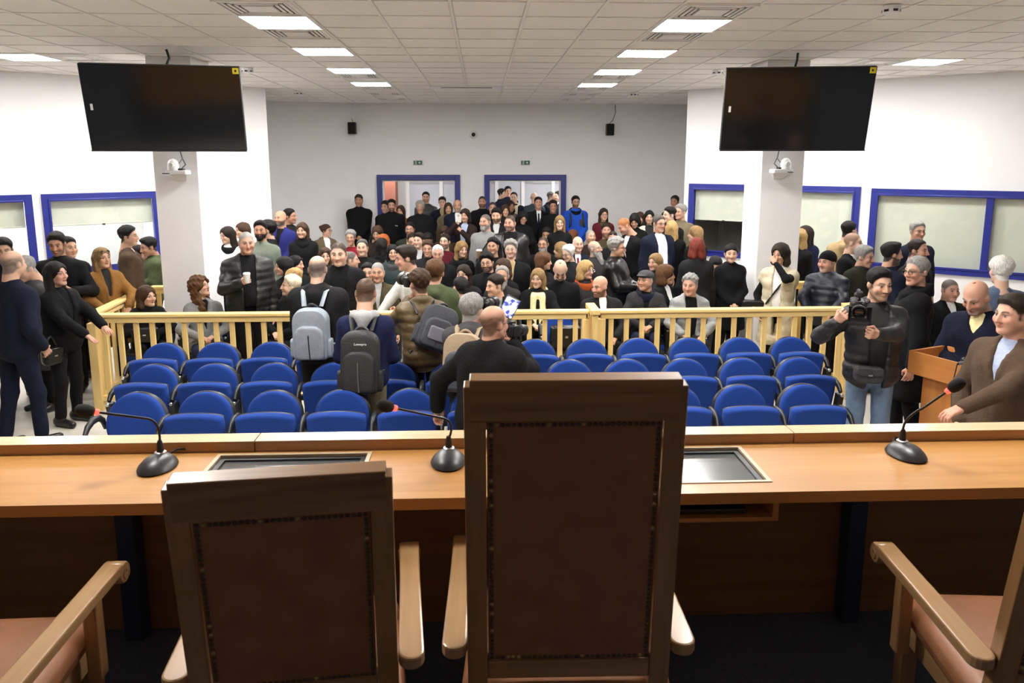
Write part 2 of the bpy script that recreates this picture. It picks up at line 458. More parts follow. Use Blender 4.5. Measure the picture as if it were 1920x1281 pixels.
# ------------------------------------------------------------------ ceiling: grid, tiles, lights, diffusers
TX, TY, T = -2.03, 6.547, 0.6
c0, c1, r0, r1 = -12, 19, -15, 16
ceil = struct(MB().box(-9.4, 9.75, -2.8, 16.7, CZ+.012, CZ+.1).obj('ceiling', mat('ceiling_void', (0.3, 0.29, 0.28), 0.9)), 'suspended ceiling of square tiles', 'ceiling')
bars = MB()
for c in range(c0, c1+1):
    x = TX+T*c; bars.box(x-.012, x+.012, TY+T*r0, 16.7, CZ-.006, CZ+.012)
for r in range(r0, r1+2):
    y = TY+T*r; bars.box(TX+T*c0, TX+T*c1, y-.012, y+.012, CZ-.005, CZ+.011)
part(bars.obj('ceiling_grid', TBAR, ceil), 'thin metal ceiling grid', 'stuff')
LIGHTS = [(c, r) for c in (0, 6) for r in (-6, -3, 0, 3, 6, 9)] + [(-6, 4), (12, 4), (-4, 6), (10, 6)]  # the pair behind the televisions is unseen, added to brighten the walls there
DIFF = [(0, -1), (6, -1), (0, 1), (6, 1), (0, 7), (6, 7), (0, 10), (6, 10), (0, 12), (6, 12), (11, 4), (-5, 4), (0, 14), (6, 14)]
CASS = [(2, 10), (3, 10)]
skip = set(LIGHTS) | set(DIFF) | set(CASS)
def in_room(c, r):
    x, y = TX+T*(c+.5), TY+T*(r+.5)
    if y > 16.75 or y < -2.8: return False
    return True
tm = bpy.data.meshes.new('ceiling_tile')
tmb = MB(); h = T/2-.013; e = .006
tmb.add([(-h,-h,0),(h,-h,0),(h,h,0),(-h,h,0),(-h+e,-h+e,-.005),(h-e,-h+e,-.005),(h-e,h-e,-.005),(-h+e,h-e,-.005)],
        [(0,4,5,1),(1,5,6,2),(2,6,7,3),(3,7,4,0),(4,7,6,5)])
tm.from_pydata(tmb.v, [], tmb.f); tm.materials.append(TILE); tm.update()
cand = []
for c in range(c0, c1):
    for r in range(r0, r1+1):
        if (c, r) in skip or not in_room(c, r): continue
        x, y = TX+T*(c+.5), TY+T*(r+.5)
        inv = y > 5.2 and abs(x - y*.041) < y*.74
        cand.append((0 if inv else 1, y + abs(x)*.2, x, y))
cand.sort()
rest = MB()
for i, (iv, _, x, y) in enumerate(cand):
    if i < 300 and iv == 0:
        o = bpy.data.objects.new('ceiling_tile', tm); COL.objects.link(o); o.parent = ceil; o.location = (x, y, CZ+.006)
    else:
        rest.add([(p[0]+x, p[1]+y, p[2]+CZ+.006) for p in tmb.v], tmb.f)
part(rest.obj('ceiling_tiles_rest', TILE, ceil), None, 'stuff')

LROW = {-6: 'unseen added light over the bench, sixth', -3: 'light over the seats, fifth', 0: 'nearest visible', 3: 'second visible', 6: 'third visible', 9: 'farthest'}  # bench row is out of view, added to brighten desk and chair arms
def light_panel(c, r, label):
    x, y = TX+T*(c+.5), TY+T*(r+.5)
    e = empty('ceiling_light', (x, y, CZ)); tag(e, label, 'light', 'square ceiling light panels')
    f = MB(); a, b = .297, .277
    f.box(-a, a, -a, -b, -.012, .01).box(-a, a, b, a, -.012, .01).box(-a, -b, -b, b, -.012, .01).box(b, a, -b, b, -.012, .01)
    f.obj('frame', WHITE, e)
    MB().box(-b, b, -b, b, -.008, .006).obj('diffuser', LITE, e)
for c, r in LIGHTS:
    if c in (0, 6):
        lb = '%s square light panel of the %s ceiling row' % (LROW[r], 'left' if c == 0 else 'right')
    else:
        lb = {6: 'unseen light panel added behind the %s television', 4: 'lit panel at the %s edge of the ceiling', -1: 'side light panel above the %s end of the seats'}[r] % ('left' if c < 0 else 'right')
    light_panel(c, r, lb)
# four-way air diffusers: frame, louvres on four sides, centre plate
def diffuser(c, r, label):
    x, y = TX+T*(c+.5), TY+T*(r+.5)
    e = empty('air_diffuser', (x, y, CZ)); tag(e, label, 'air vent', 'square air diffusers')
    MB().box(-.295, .295, -.295, .295, .0, .008).obj('plate', mat('diffuser_shadow', (0.10, 0.10, 0.10), 0.8), e)
    f = MB(); a, b = .295, .262
    f.box(-a, a, -a, -b, -.016, .0).box(-a, a, b, a, -.016, .0).box(-a, -b, -b, b, -.016, .0).box(b, a, -b, b, -.016, .0)
    f.obj('frame', TBAR, e)
    MB().box(-.12, .12, -.12, .12, -.014, -.002).obj('centre_plate', TBAR, e)
    for k in range(4):
        R = Matrix.Rotation(k*pi/2, 4, 'Z')
        for q in range(3):
            y0 = .145+q*.042; wd = y0-.004
            MB().box(-wd, wd, y0, y0+.022, -.012, -.004, R).obj('louvre', TBAR, e)
DN = {-1: 'nearest', 1: 'second', 7: 'third', 10: 'fourth', 12: 'fifth', 14: 'farthest'}
for c, r in DIFF:
    if c in (0, 6): lb = '%s air diffuser beside the %s row of ceiling lights' % (DN[r], 'left' if c == 0 else 'right')
    else: lb = 'air diffuser beside the light panel at the %s edge' % ('left' if c < 0 else 'right')
    diffuser(c, r, lb)
# ceiling cassette in the middle
e = empty('ceiling_cassette', (TX+T*3, TY+T*10.5, CZ)); tag(e, 'long white air conditioning cassette in the middle of the ceiling', 'air conditioner')
MB().box(-.6, .6, -.3, .3, -.02, .01).obj('body', WHITE, e, bevel=.01)
MB().box(-.42, .42, -.2, .2, -.034, -.0205).obj('grille', TBAR, e, bevel=.006)
for s in (-1, 1): MB().box(-.42, .42, s*.24-.012, s*.24+.012, -.026, -.0205).obj('slot', mat('slot_dark', (.06, .06, .06), .7), e)
# smoke detectors
for x, y, lb in ((3.2, 5.95, 'white smoke detector at the top right of the ceiling'), (-3.05, 10.23, 'white smoke detector right of the left television'), (3.17, 10.18, 'white smoke detector left of the right television'), (-3.2, 13.6, 'small white detector at the far left of the ceiling'), (2.75, 13.6, 'small white detector at the far right of the ceiling')):
    e = empty('smoke_detector', (x, y, CZ-.006)); tag(e, lb, 'smoke detector', 'ceiling detectors')
    MB().lathe([(.05, -.06), (.062, -.05), (.07, -.02), (.07, 0)], 20).obj('body', WHITEPL, e, smooth=40)
    for k in range(6):
        a = k*pi/3; MB().box(-.018, .018, .0625, .0665, -.048, -.03, Matrix.Rotation(a, 4, 'Z')).obj('slot', BLACKPL, e)

# ------------------------------------------------------------------ back wall fittings
for x, z, lb, wire in ((-2.74, 3.25, 'black wall loudspeaker left of the doorways', .05), (2.79, 3.23, 'black wall loudspeaker right of the doorways', .14)):
    y = 16.36
    e = empty('wall_speaker', (x, y, z-.12)); tag(e, lb, 'loudspeaker', 'wall loudspeakers')
    MB().bevbox(-.085, .085, -.09, .07, 0, .25, .015).obj('cabinet', BLACKPL, e)
    MB().bevbox(-.07, .07, -.1, -.088, .015, .235, .005).obj('grille', FOAM, e)
    MB().box(-.03, .03, .07, .14, .09, .15).obj('bracket', BLACKMET, e)
    s = 1 if x > 0 else -1
    MB().tube([(0, .12, .25), (s*wire*.6, .125, .33), (s*wire, .13, .5), (s*wire*.9, .13, CZ-z+.10)], .006, 6).obj('cable', BLACKPL, e, smooth=60)
e = empty('dome_camera', (-.16, 16.5, 3.13)); tag(e, 'small dome security camera on the back wall', 'security camera')
RX = Matrix.Rotation(pi/2, 4, 'X')
MB().lathe([(.085, 0), (.085, .02), (.07, .045), (.055, .05)], 20, RX).obj('base', WHITEPL, e, smooth=40)
MB().ball((0, -.05, 0), .045, 14, 9).obj('dome', BLACKPL, e, smooth=180)
MB().box(-.012, .012, -.02, 0, .1, .125).obj('junction', WHITEPL, e)
EXG = mat('exit_green', (0.01, 0.09, 0.035), 0.5); EXW = mat('exit_pictogram_white', (0.85, 0.88, 0.85), 0.5)
for x, lb in ((-1.37, 'green exit sign above the left doorway'), (.97, 'green exit sign above the right doorway')):
    e = empty('exit_sign', (x, 16.5, 2.53)); tag(e, lb, 'exit sign', 'exit signs')
    MB().box(-.12, .12, -.035, 0, -.05, .05).obj('housing', WHITEPL, e, bevel=.004)
    MB().box(-.095, .095, -.04, -.0351, -.043, .043).obj('face', EXG, e)
    pm = MB(); pm.box(-.06, -.03, -.0425, -.0401, -.032, .032); pm.obj('door_mark', EXW, e)
    MB().box(-.052, -.038, -.0445, -.0426, -.026, .026).obj('running_figure', EXG, e)
    am = MB(); am.box(.012, .058, -.0425, -.0401, -.007, .007); am.box(.028, .042, -.0425, -.0401, -.023, .023); am.obj('arrow_mark', EXW, e)

# ================================================================== JUDGES' BENCH
bench = empty('judges_bench', (0.3, 2.5, DZ)); tag(bench, 'long light wood judges bench across the dais', 'desk')
def bpart(mb, name, m, **k):
    o = mb.obj(name, m, bench, **k); o.location = (-0.3, -2.5, -DZ); return o
BZ = 1.50; BXL, BXR = -4.0, 4.2; YF, YB = 2.31, 2.735
MONS = [(-1.0, -.42), (.42, 1.0)]
MY0, MY1 = 2.385, 2.712
# desk top with two cut-outs for the sunken monitors
dt = MB(); xs = [BXL]
for a, b in MONS: xs += [a, b]
xs.append(BXR)
for i in range(0, len(xs), 2): dt.box(xs[i], xs[i+1], YF, YB, BZ-.04, BZ)
for a, b in MONS: dt.box(a, b, YF, MY0, BZ-.04, BZ); dt.box(a, b, MY1, YB, BZ-.04, BZ)
bpart(dt, 'desktop', BEECH)
# raised front ledge in three lengths
for i, (a, b) in enumerate(((BXL, -.872), (-.868, 1.218), (1.222, BXR))):
    bpart(MB().box(a, b, YB+.002, YB+.085, BZ-.10, BZ+.038), 'ledge', BEECH_EDGE, bevel=.002)
    bpart(MB().box(a, b, YB+.001, YB+.088, BZ+.0381, BZ+.042), 'ledge_cap', BEECH_LIT, bevel=.001)
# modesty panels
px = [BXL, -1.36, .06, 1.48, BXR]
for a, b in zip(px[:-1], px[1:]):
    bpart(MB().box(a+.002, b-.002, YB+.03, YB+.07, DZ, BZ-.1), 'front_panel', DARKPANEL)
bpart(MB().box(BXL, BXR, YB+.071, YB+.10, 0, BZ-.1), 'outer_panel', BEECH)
for x in (-1.36, .06, 1.48):
    bpart(MB().box(x-.035, x+.035, YB-.05, YB+.028, DZ, BZ-.042), 'support', NAVYMET, bevel=.004)
    bpart(MB().box(x-.025, x+.025, YF+.08, YB-.05, BZ-.075, BZ-.042), 'bracket', NAVYMET, bevel=.003)
# keyboard shelf below the right monitor
for x0 in (.50, ):
    bpart(MB().box(x0, x0+.50, YF+.06, YB-.06, BZ-.135, BZ-.12), 'keyboard_shelf', BEECH)
    bpart(MB().box(x0-.02, x0, YF+.06, YB-.06, BZ-.135, BZ-.042), 'shelf_side', BEECH)
    bpart(MB().box(x0+.50, x0+.52, YF+.06, YB-.06, BZ-.135, BZ-.042), 'shelf_side', BEECH)
kb = MB().bevbox(.60, .92, YF+.085, YF+.2, BZ-.119, BZ-.10, .005).obj('keyboard', BLACKPL)
tag(kb, 'black keyboard on the shelf under the bench top', 'keyboard')
# sunken monitors
for i, (a, b) in enumerate(MONS):
    e = empty('desk_monitor', ((a+b)/2, (MY0+MY1)/2, BZ-.1)); tag(e, ('dark screen sunk into the bench behind the left low chair', 'dark screen sunk into the bench right of the tall chair')[i], 'monitor', 'screens sunk into the bench')
    w2, d2 = (b-a)/2, (MY1-MY0)/2
    f = MB(); t = .016
    f.box(-w2+.001, w2-.001, -d2+.001, -d2+t, .04, .103); f.box(-w2+.001, w2-.001, d2-t, d2-.001, .04, .103); f.box(-w2+.001, -w2+t, -d2+t, d2-t, .04, .103); f.box(w2-t, w2-.001, -d2+t, d2-t, .04, .103)
    f.obj('surround', mat('pale_trim', (0.50, 0.40, 0.27), 0.4), e)
    f = MB(); q = t+.022
    f.box(-w2+t, w2-t, -d2+t, -d2+q, .075, .093); f.box(-w2+t, w2-t, d2-q, d2-t, .075, .093); f.box(-w2+t, -w2+q, -d2+q, d2-q, .075, .093); f.box(w2-q, w2-t, -d2+q, d2-q, .075, .093)
    f.obj('bezel', BLACKPL, e)
    MB().box(-w2+q, w2-q, -d2+q, d2-q, .07, .086).obj('screen', DESKSCREEN, e)
    if i == 1:
        p = MB().box(-w2+.12, -w2+.30, -d2+.05, -d2+.16, 0, .0015).obj('paper_sheet', mat('paper', (0.8, 0.8, 0.8), .7), loc=((a+b)/2, (MY0+MY1)/2, BZ-.1+.0865))
        tag(p, 'white sheet of paper lying on the right desk screen', 'paper')

# gooseneck microphones
def gooseneck(x, y, z, rz, path, label, head=.03, cable=None):
    e = empty('gooseneck_microphone', (x, y, z), rz); tag(e, label, 'microphone', 'gooseneck microphones')
    b = MB().lathe([(.062, 0), (.066, .006), (.06, .018), (.045, .034), (.026, .043), (.01, .046)], 24, sy=1.35); b.obj('base', mat('mic_base', (.028, .028, .03), .38), e, smooth=50)
    MB().lathe([(.021, .042), (.021, .047), (.017, .05)], 18, Tm(0, .03, 0)).obj('collar', STEEL, e, smooth=40)
    MB().box(-.008, .008, -.05, -.036, .031, .037, Matrix.Rotation(.0, 4, 'X')).obj('button', GREYPL, e)
    p = [Vector(q) for q in path]
    MB().lathe([(.013, .045), (.012, .075), (.007, .092)], 14, Tm(0, .03, 0)).obj('stem_sleeve', BLACKPL, e, smooth=50)
    MB().tube(p, .0045, 8).obj('gooseneck', BLACKMET, e, smooth=60)
    d = (p[-1]-p[-2]).normalized(); c = p[-1]
    R = d.to_track_quat('Z', 'Y').to_matrix().to_4x4()
    MB().lathe([(.0085, 0), (.0105, .004), (.0105, .012), (.0085, .015)], 14, Matrix.Translation(c) @ R).obj('light_ring', RED, e, smooth=40)
    MB().lathe([(.008, .012), (.017, .02), (.022, .036), (.022, .054), (.017, .07), (.006, .077)], 16, Matrix.Translation(c) @ R).obj('windscreen', FOAM, e, smooth=60)
    if cable: MB().tube([(.0, .09, .012), (.02, .12, .02), (.06, .15, .01), (.10, .15, .006)], .004, 6).obj('cable', BLACKPL, e, smooth=60)
    return e
def arc(a, b, c, n=10):
    a, b, c = Vector(a), Vector(b), Vector(c)
    return [a*(1-t)**2 + b*2*t*(1-t) + c*t*t for t in [i/(n-1) for i in range(n)]]
gooseneck(-1.176, 2.60, BZ, 0, arc((0, .03, .08), (.012, .03, .172), (-.035, .012, .182), 8) + [Vector((-.163, -.05, .228))], 'gooseneck microphone on the bench left of the low chair', cable=True)
gooseneck(-.127, 2.60, BZ, 0, arc((0, .03, .08), (.03, .03, .145), (-.02, .012, .168), 8) + [Vector((-.177, -.05, .228))], 'gooseneck microphone on the bench just left of the tall chair')
gooseneck(1.592, 2.60, BZ, 0, arc((0, .03, .08), (-.01, .03, .135), (.05, .0, .185), 8) + [Vector((.105, -.04, .258))], 'gooseneck microphone on the bench right of the tall chair', cable=True)

# ================================================================== JUDGES' CHAIRS
def judge_chair(x, y, rz, W, Hb, label, lean=rad(9)):
    """armchair facing +y; back frame with leather panel, nail heads, scroll arms"""
    e = empty('judge_armchair', (x, y, DZ), rz); tag(e, label, 'chair', 'judges armchairs')
    hw = W/2; zb = .50                       # back starts at .50
    ML_ = Tm(0, -.02, zb, 0, lean)           # rotate top backwards (towards -y)
    H = (Hb-zb)/cos(lean)
    st = .052
    for s in (-1, 1):
        x0, x1 = (-hw, -hw+st) if s < 0 else (hw-st, hw)
        MB().box(x0, x1, -.022, .022, -.06, H-.017, ML_).obj('back_stile', CHAIRW, e, bevel=.003)
    MB().box(-hw+.014, hw-.014, -.024, .026, H-.105, H, ML_).obj('crest_rail', CHAIRWX, e, bevel=.003)
    MB().box(-hw+st, hw-st, -.018, .02, .0, .055, ML_).obj('lower_back_rail', CHAIRWX, e, bevel=.004)
    # leather back panel (seen from behind) and front pad
    px0, px1, pz0, pz1 = -hw+st+.002, hw-st-.002, .057, H-.107
    MB().box(px0, px1, -.015, -.006, pz0, pz1, ML_).obj('back_panel', LEATHER, e, bevel=.004)
    out = [(px0, pz0), (px1, pz0), (px1, pz1), (px0, pz1)]
    MB().cushion([(px0+.01, pz0+.01), ((px0+px1)/2, pz0+.01), (px1-.01, pz0+.01), (px1-.01, (pz0+pz1)/2), (px1-.01, pz1-.01), ((px0+px1)/2, pz1-.01), (px0+.01, pz1-.01), (px0+.01, (pz0+pz1)/2)], .06, ML_ @ Matrix.Translation((0, .032, 0)) @ Matrix.Rotation(pi/2, 4, 'X')).obj('back_cushion', SEATLEATHER, e, smooth=60)
    # trim band with nail heads
    nb = MB(); nl = MB(); rng = random.Random(7); k = 0
    per = []
    ins = .010; pit = .0135
    n = int((px1-px0-2*ins)/pit)
    for i in range(n+1): per += [(px0+ins+(px1-px0-2*ins)*i/n, pz0+ins), (px0+ins+(px1-px0-2*ins)*i/n, pz1-ins)]
    n = int((pz1-pz0-2*ins)/pit)
    for i in range(1, n): per += [(px0+ins, pz0+ins+(pz1-pz0-2*ins)*i/n), (px1-ins, pz0+ins+(pz1-pz0-2*ins)*i/n)]
    for (u, v) in per:
        t = nl if rng.random() < .08 else nb
        t.lathe([(.0058, 0), (.005, .0025), (.002, .0042)], 7, ML_ @ Matrix.Translation((u, -.0152, v)) @ Matrix.Rotation(pi/2, 4, 'X'))
    part(nb.obj('nail_heads', BRASS, e, smooth=60), 'dark row of upholstery nails', 'stuff')
    part(nl.obj('worn_nail_heads', BRASSL, e, smooth=60), 'few bright worn upholstery nails', 'stuff')
    # seat
    sd = .47
    so = []
    for (cx_, cy_), a0 in (((hw-.05, sd-.06), 0), ((-hw+.05, sd-.06), 90), ((-hw+.03, .02), 180), ((hw-.03, .02), 270)):
        for q in range(5): a = rad(a0+q*22.5); so.append((cx_+.05*cos(a), cy_+.05*sin(a)))
    MB().cushion(so, .10, Tm(0, 0, .43), crown=.5).obj('seat_cushion', SEATLEATHER, e, smooth=60)
    MB().box(-hw+.02, hw-.02, sd-.045, sd-.015, .31, .385).obj('seat_rail', CHAIRWX, e, bevel=.004)
    MB().box(-hw+.02, hw-.02, .0, .03, .31, .385).obj('seat_rail', CHAIRWX, e, bevel=.004)
    for s in (-1, 1):
        MB().box(s*(hw-.035)-.014, s*(hw-.035)+.014, .03, sd-.045, .31, .385).obj('seat_rail', CHAIRWY, e, bevel=.004)
        # legs
        MB().add([(s*(hw-.03)-.022, sd-.05, 0), (s*(hw-.03)+.022, sd-.05, 0), (s*(hw-.03)+.022, sd-.006, 0), (s*(hw-.03)-.022, sd-.006, 0),
                  (s*(hw-.03)-.026, sd-.054, .31), (s*(hw-.03)+.026, sd-.054, .31), (s*(hw-.03)+.026, sd-.002, .31), (s*(hw-.03)-.026, sd-.002, .31)],
                 [(0,3,2,1),(4,5,6,7),(0,1,5,4),(1,2,6,5),(2,3,7,6),(3,0,4,7)]).obj('leg', CHAIRW, e, bevel=.003)
        MB().add([(s*(hw-.026)-.022, -.09, 0), (s*(hw-.026)+.022, -.09, 0), (s*(hw-.026)+.022, -.05, 0), (s*(hw-.026)-.022, -.05, 0),
                  (s*(hw-.026)-.025, -.036, .45), (s*(hw-.026)+.025, -.036, .45), (s*(hw-.026)+.025, .014, .45), (s*(hw-.026)-.025, .014, .45)],
                 [(0,3,2,1),(4,5,6,7),(0,1,5,4),(1,2,6,5),(2,3,7,6),(3,0,4,7)]).obj('leg', CHAIRW, e, bevel=.003)
        # arm: flat tapering plank with rounded rear end and scrolled front end
        xa = s*(hw+.034); az = .61; aw = .033
        pts = []
        for q in range(9):
            a = pi + pi*q/8; pts.append((xa+aw*cos(a), -.035+.033*sin(a)))
        pts += [(xa+aw*.92, .30), (xa+aw*.95, .505), (xa-aw*.95, .505), (xa-aw*.92, .30)]
        MB().prism(pts, az-.034, az).obj('arm', CHAIRWY, e, bevel=.006)
        RY = Matrix.Rotation(pi/2, 4, 'Y')
        sc_ = MB().lathe([(.030, -aw*.97), (.034, -aw*.8), (.034, aw*.8), (.030, aw*.97)], 20, Tm(xa, .512, az-.034) @ RY).obj('arm_scroll', CHAIRWY, e, smooth=40)
        for t in (-1, 1):
            MB().tube([(xa+t*(aw*.97+.001), .512+r_*cos(a_), az-.034+r_*sin(a_)) for a_, r_ in [(q*.5, .006+.0015*q) for q in range(13)]], .003, 5).obj('scroll_groove', CHAIRW, sc_, smooth=60)
        MB().box(xa-.021, xa+.021, .34, .385, .33, az-.034).obj('arm_post', CHAIRW, e, bevel=.006)
    return e
judge_chair(.222, 1.80, rad(-1), .53, 1.345, 'tall presiding armchair seen from behind, brown leather back with nail heads', rad(6))
judge_chair(-.475, 1.74, rad(6), .505, 1.15, 'low wooden armchair seen from behind, left of the tall chair')
judge_chair(-1.452, 1.68, rad(1), .55, 1.15, 'wooden armchair cut off by the left edge, scroll arm showing')
judge_chair(1.552, 1.68, rad(-5), .50, 1.15, 'wooden armchair at the right edge, tan seat and scroll arm showing')

# ================================================================== RAILING (pine balustrade)
def rail_section(name, A, B, label, z=1.03, post_ends=(True, True), along_mat=PINEX, gap=.166, first=.11):
    A = Vector((A[0], A[1], 0)); B = Vector((B[0], B[1], 0)); Ln = (B-A).length
    e = empty(name, A, math.atan2((B-A).y, (B-A).x)); tag(e, label, 'railing', 'pine railing sections')
    MB().box(-.03, Ln+.03, -.055, .055, z-.035, z).obj('top_rail', PINEX, e, bevel=.008)
    MB().box(0, Ln, -.032, .032, z-.095, z-.036).obj('upper_rail', PINEX, e, bevel=.004)
    MB().box(0, Ln, -.028, .028, .10, .155).obj('bottom_rail', PINEX, e, bevel=.004)
    for on, x in zip(post_ends, (0.0, Ln)):
        if on: MB().box(x-.045, x+.045, -.045, .045, 0, z-.0951).obj('post', PINE, e, bevel=.005)
    n = max(1, int(round((Ln-2*first)/gap)))
    bm = MB().box(-.026, .026, -.014, .014, .1555, z-.0955).obj('baluster', PINE, e, bevel=.003)
    bm.location = (first, 0, 0)
    for i in range(1, n+1):
        c = bm.copy(); COL.objects.link(c); c.parent = e; c.location = (first+(Ln-2*first)*i/n, 0, 0)
    k = int(Ln/1.6)
    for i in range(1, k+1):
        MB().box(-.022, .022, -.022, .022, 0, .1, Tm(Ln*i/(k+1), 0, 0)).obj('foot', PINE, e)
    return e
rail_section('railing', (-4.02, 7.70), (1.10, 7.70), 'long pine railing between the blue seats and the public, left of the gate')
rail_section('railing', (1.26, 7.70), (3.98, 7.74), 'pine railing right of the gate in front of the public')
rail_section('railing', (-4.06, 7.82), (-4.19, 9.36), 'pine railing running back at the left end of the public area', post_ends=(False, True))
rail_section('railing', (-4.13, 9.42), (-3.90, 9.42), 'short pine railing joining the left pillar', post_ends=(False, False), first=.06)
rail_section('railing', (4.02, 7.86), (4.27, 9.32), 'pine railing running back at the right end of the public area', post_ends=(False, True))
rail_section('railing', (4.0, 9.42), (4.22, 9.42), 'short pine railing joining the right pillar', post_ends=(False, False), first=.06)
g = empty('gate_post', (1.18, 7.70, 0)); tag(g, 'thick pine gate post with a sloping cap in the middle of the railing', 'gate post')
MB().box(-.045, .045, -.06, .10, 0, 1.0).obj('post', PINE, g, bevel=.005)
MB().box(-.05, .05, -.16, .26, 1.0, 1.055).obj('cap_rail', PINEY, g, bevel=.008)
MB().box(-.025, .025, -.14, -.061, .0, .999).obj('stop_batten', PINE, g, bevel=.004)

# ================================================================== BLUE SEATS
def seat_parts(e, pad=True, arm_right=False, down=False):
    """auditorium seat facing -y, base at the floor"""
    out = []
    w2 = .208
    for i in range(25):
        a = pi*i/24; out.append((w2*cos(a)*(1 if abs(cos(a)) < .95 else .99), .235+.205*sin(a)**.92))
    low = [(-w2*.985, .10), (-w2*.90, .03), (-w2*.7, -.01), (0, -.025), (w2*.7, -.01), (w2*.90, .03), (w2*.985, .10)]
    out = out + low
    MBk = Tm(0, .06, .42, 0, rad(-12)) @ Matrix.Rotation(pi/2, 4, 'X')       # outline xy -> x,z ; reclined away from the front
    if not pad:
        out = [(0.222*cos(2*pi*i/30), .205+.235*sin(2*pi*i/30)) for i in range(30)]
    r = []
    r.append(('backrest', MB().cushion(out, .075, MBk @ Matrix.Translation((0, 0, .02)), crown=.35), BLUEFAB, 70))
    r.append(('back_shell', MB().cushion([(x*1.06, .2+(y-.2)*1.03) for x, y in out], .05, MBk @ Matrix.Translation((0, 0, -.022)), crown=.3), BLACKPL, 70))
    if pad:
        po = []
        for i in range(13):
            a = pi*i/12; po.append((.216*cos(a), .315+.035*sin(a)))
        po += [(-.218, .2), (-.208, .06), (-.18, .0), (-.1, -.02), (.1, -.02), (.18, .0), (.208, .06), (.218, .2)]
        if down: MP = Tm(0, -.02, .43, 0, rad(184)) @ Matrix.Scale(1, 4)
        else: MP = Tm(0, -.07, .425, 0, rad(9)) @ Matrix.Rotation(pi/2, 4, 'X')
        r.append(('seat_pad', MB().cushion(po, .075, MP @ Matrix.Translation((0, 0, .02)), crown=.14), BLUEFAB, 70))
        r.append(('pad_shell', MB().cushion([(x*.97, y*.97+.005) for x, y in po], .04, MP @ Matrix.Translation((0, 0, -.02)), crown=.2), BLACKPL, 70))
    sides = (-1, 1) if arm_right else (-1,)
    for s in sides:
        xs = s*.257
        r.append(('upright', MB().add([(xs-.02, -.15, .40), (xs+.02, -.15, .40), (xs+.02, -.06, .36), (xs-.02, -.06, .36), (xs-.022, -.185, .60), (xs+.022, -.185, .60), (xs+.022, -.115, .61), (xs-.022, -.115, .61)],
                  [(0,3,2,1),(4,5,6,7),(0,1,5,4),(1,2,6,5),(2,3,7,6),(3,0,4,7)]).bevbox(xs-.02, xs+.02, -.14, .06, .04, .40, .01).bevbox(xs-.025, xs+.025, -.2, .16, 0, .04, .01), BLACKPL, 40))
        r.append(('armrest', MB().tube([(xs, .13, .58), (xs, .10, .65), (xs, .04, .69), (xs, -.05, .695), (xs, -.12, .67), (xs, -.165, .625)], [.018, .024, .027, .028, .026, .02], 10, flat=.8), BLACKPL, 60))
        r.append(('bolt', MB().lathe([(.015, 0), (.015, .014), (.011, .018)], 12, Tm(xs, -.186, .605, 0, pi/2)), STEEL, 40))
    r.append(('beam', MB().box(-.257, .257, .02, .07, .30, .345), BLACKMET, 30))
    for nm, mb, m, sm in r: mb.obj(nm, m, e, smooth=sm)
def make_seat(name, label, **k):
    e = empty(name, (0, 0, -50)); tag(e, label, 'seat'); seat_parts(e, **k); return e
S_STD = make_seat('blue_seat', ''); S_END = make_seat('blue_seat', '', arm_right=True); S_BARE = make_seat('blue_seat', '', pad=False)
S_DOWN = make_seat('audience_seat', '', arm_right=True, down=True)
used = set()
def place_seat(proto, loc, label, group, rz=0):
    o = copy_tree(proto)
    o.location = loc; o.rotation_euler = (0, 0, rz); o['label'] = label; o['group'] = group
    return o
rows = [('front', 5.42, -2.62, 2.53, 11), ('middle', 6.21, -2.83, 2.82, 12), ('back', 6.98, -3.06, 3.07, 13)]
for nm, y, xa, xb, n in rows:
    for i in range(n):
        x = xa+(xb-xa)*i/(n-1)
        proto = S_BARE if (nm == 'front' and i == 0) else (S_END if i == n-1 else S_STD)
        if nm == 'front' and i == 0: lb = 'blue seat at the left end of the front row, pad missing, oval back showing'
        elif i == n-1: lb = 'blue folding seat at the right end of the %s row' % nm
        else: lb = 'blue folding seat, %s from the left in the %s row' % (ordn(i), nm)
        place_seat(proto, (x, y, 0), lb, 'folding blue seats in front of the railing')

# ================================================================== TELEVISIONS, PTZ CAMERAS
STK = mat('yellow_sticker', (0.75, 0.62, 0.02), .5)
def television(cx, cy, cz, rz, tilt, label, sx):
    e = empty('television', (cx, cy, cz), rz); tag(e, label, 'television', 'wall televisions')
    M = Matrix.Rotation(tilt, 4, 'X')
    W, H = .79, .458
    MB().bevbox(-W, W, -.02, .045, -H, H, .008, M).obj('housing', BLACKPL, e)
    MB().box(-W+.008, W-.008, -.0235, -.0201, -H+.022, H-.008, M).obj('screen', SCREEN, e)
    MB().box(-W, W, -.026, -.0202, -H, -H+.014, M).obj('bottom_trim', mat('tv_trim', (.05, .05, .055), .25, metal=.6), e)
    MB().box(W-.075, W-.012, -.0245, -.0236, H-.075, H-.012, M).obj('yellow_sticker', STK, e)
    MB().box(W-.055, W-.035, -.0252, -.0246, H-.055, H-.032, M).obj('sticker_print', BLACKPL, e)
    MB().box(-W+.06, -W+.085, -.0245, -.0236, -.02, .045, M).obj('white_sticker', WHITEPL, e)
    MB().box(-.3, .3, .046, .1, -.25, .25, M).obj('mount_plate', BLACKMET, e)
    MB().tube([M @ Vector((0, .1, 0)), Vector((0.1*sx, .62, .02))], .035, 10).obj('mount_arm', BLACKMET, e, smooth=40)
    MB().tube([(sx*.02, .14, CZ-cz-.02), (sx*.03, .2, .55), (sx*.0, .16, .46), (0, .12, .3)], .014, 8).obj('cable', BLACKPL, e, smooth=60)
    return e
television(-3.37, 8.33, 3.135, rad(10), rad(14), 'black television on the left pillar, tilted down', 1)
television(3.49, 8.33, 3.145, rad(-9), rad(13), 'black television on the right pillar, tilted down', 1)
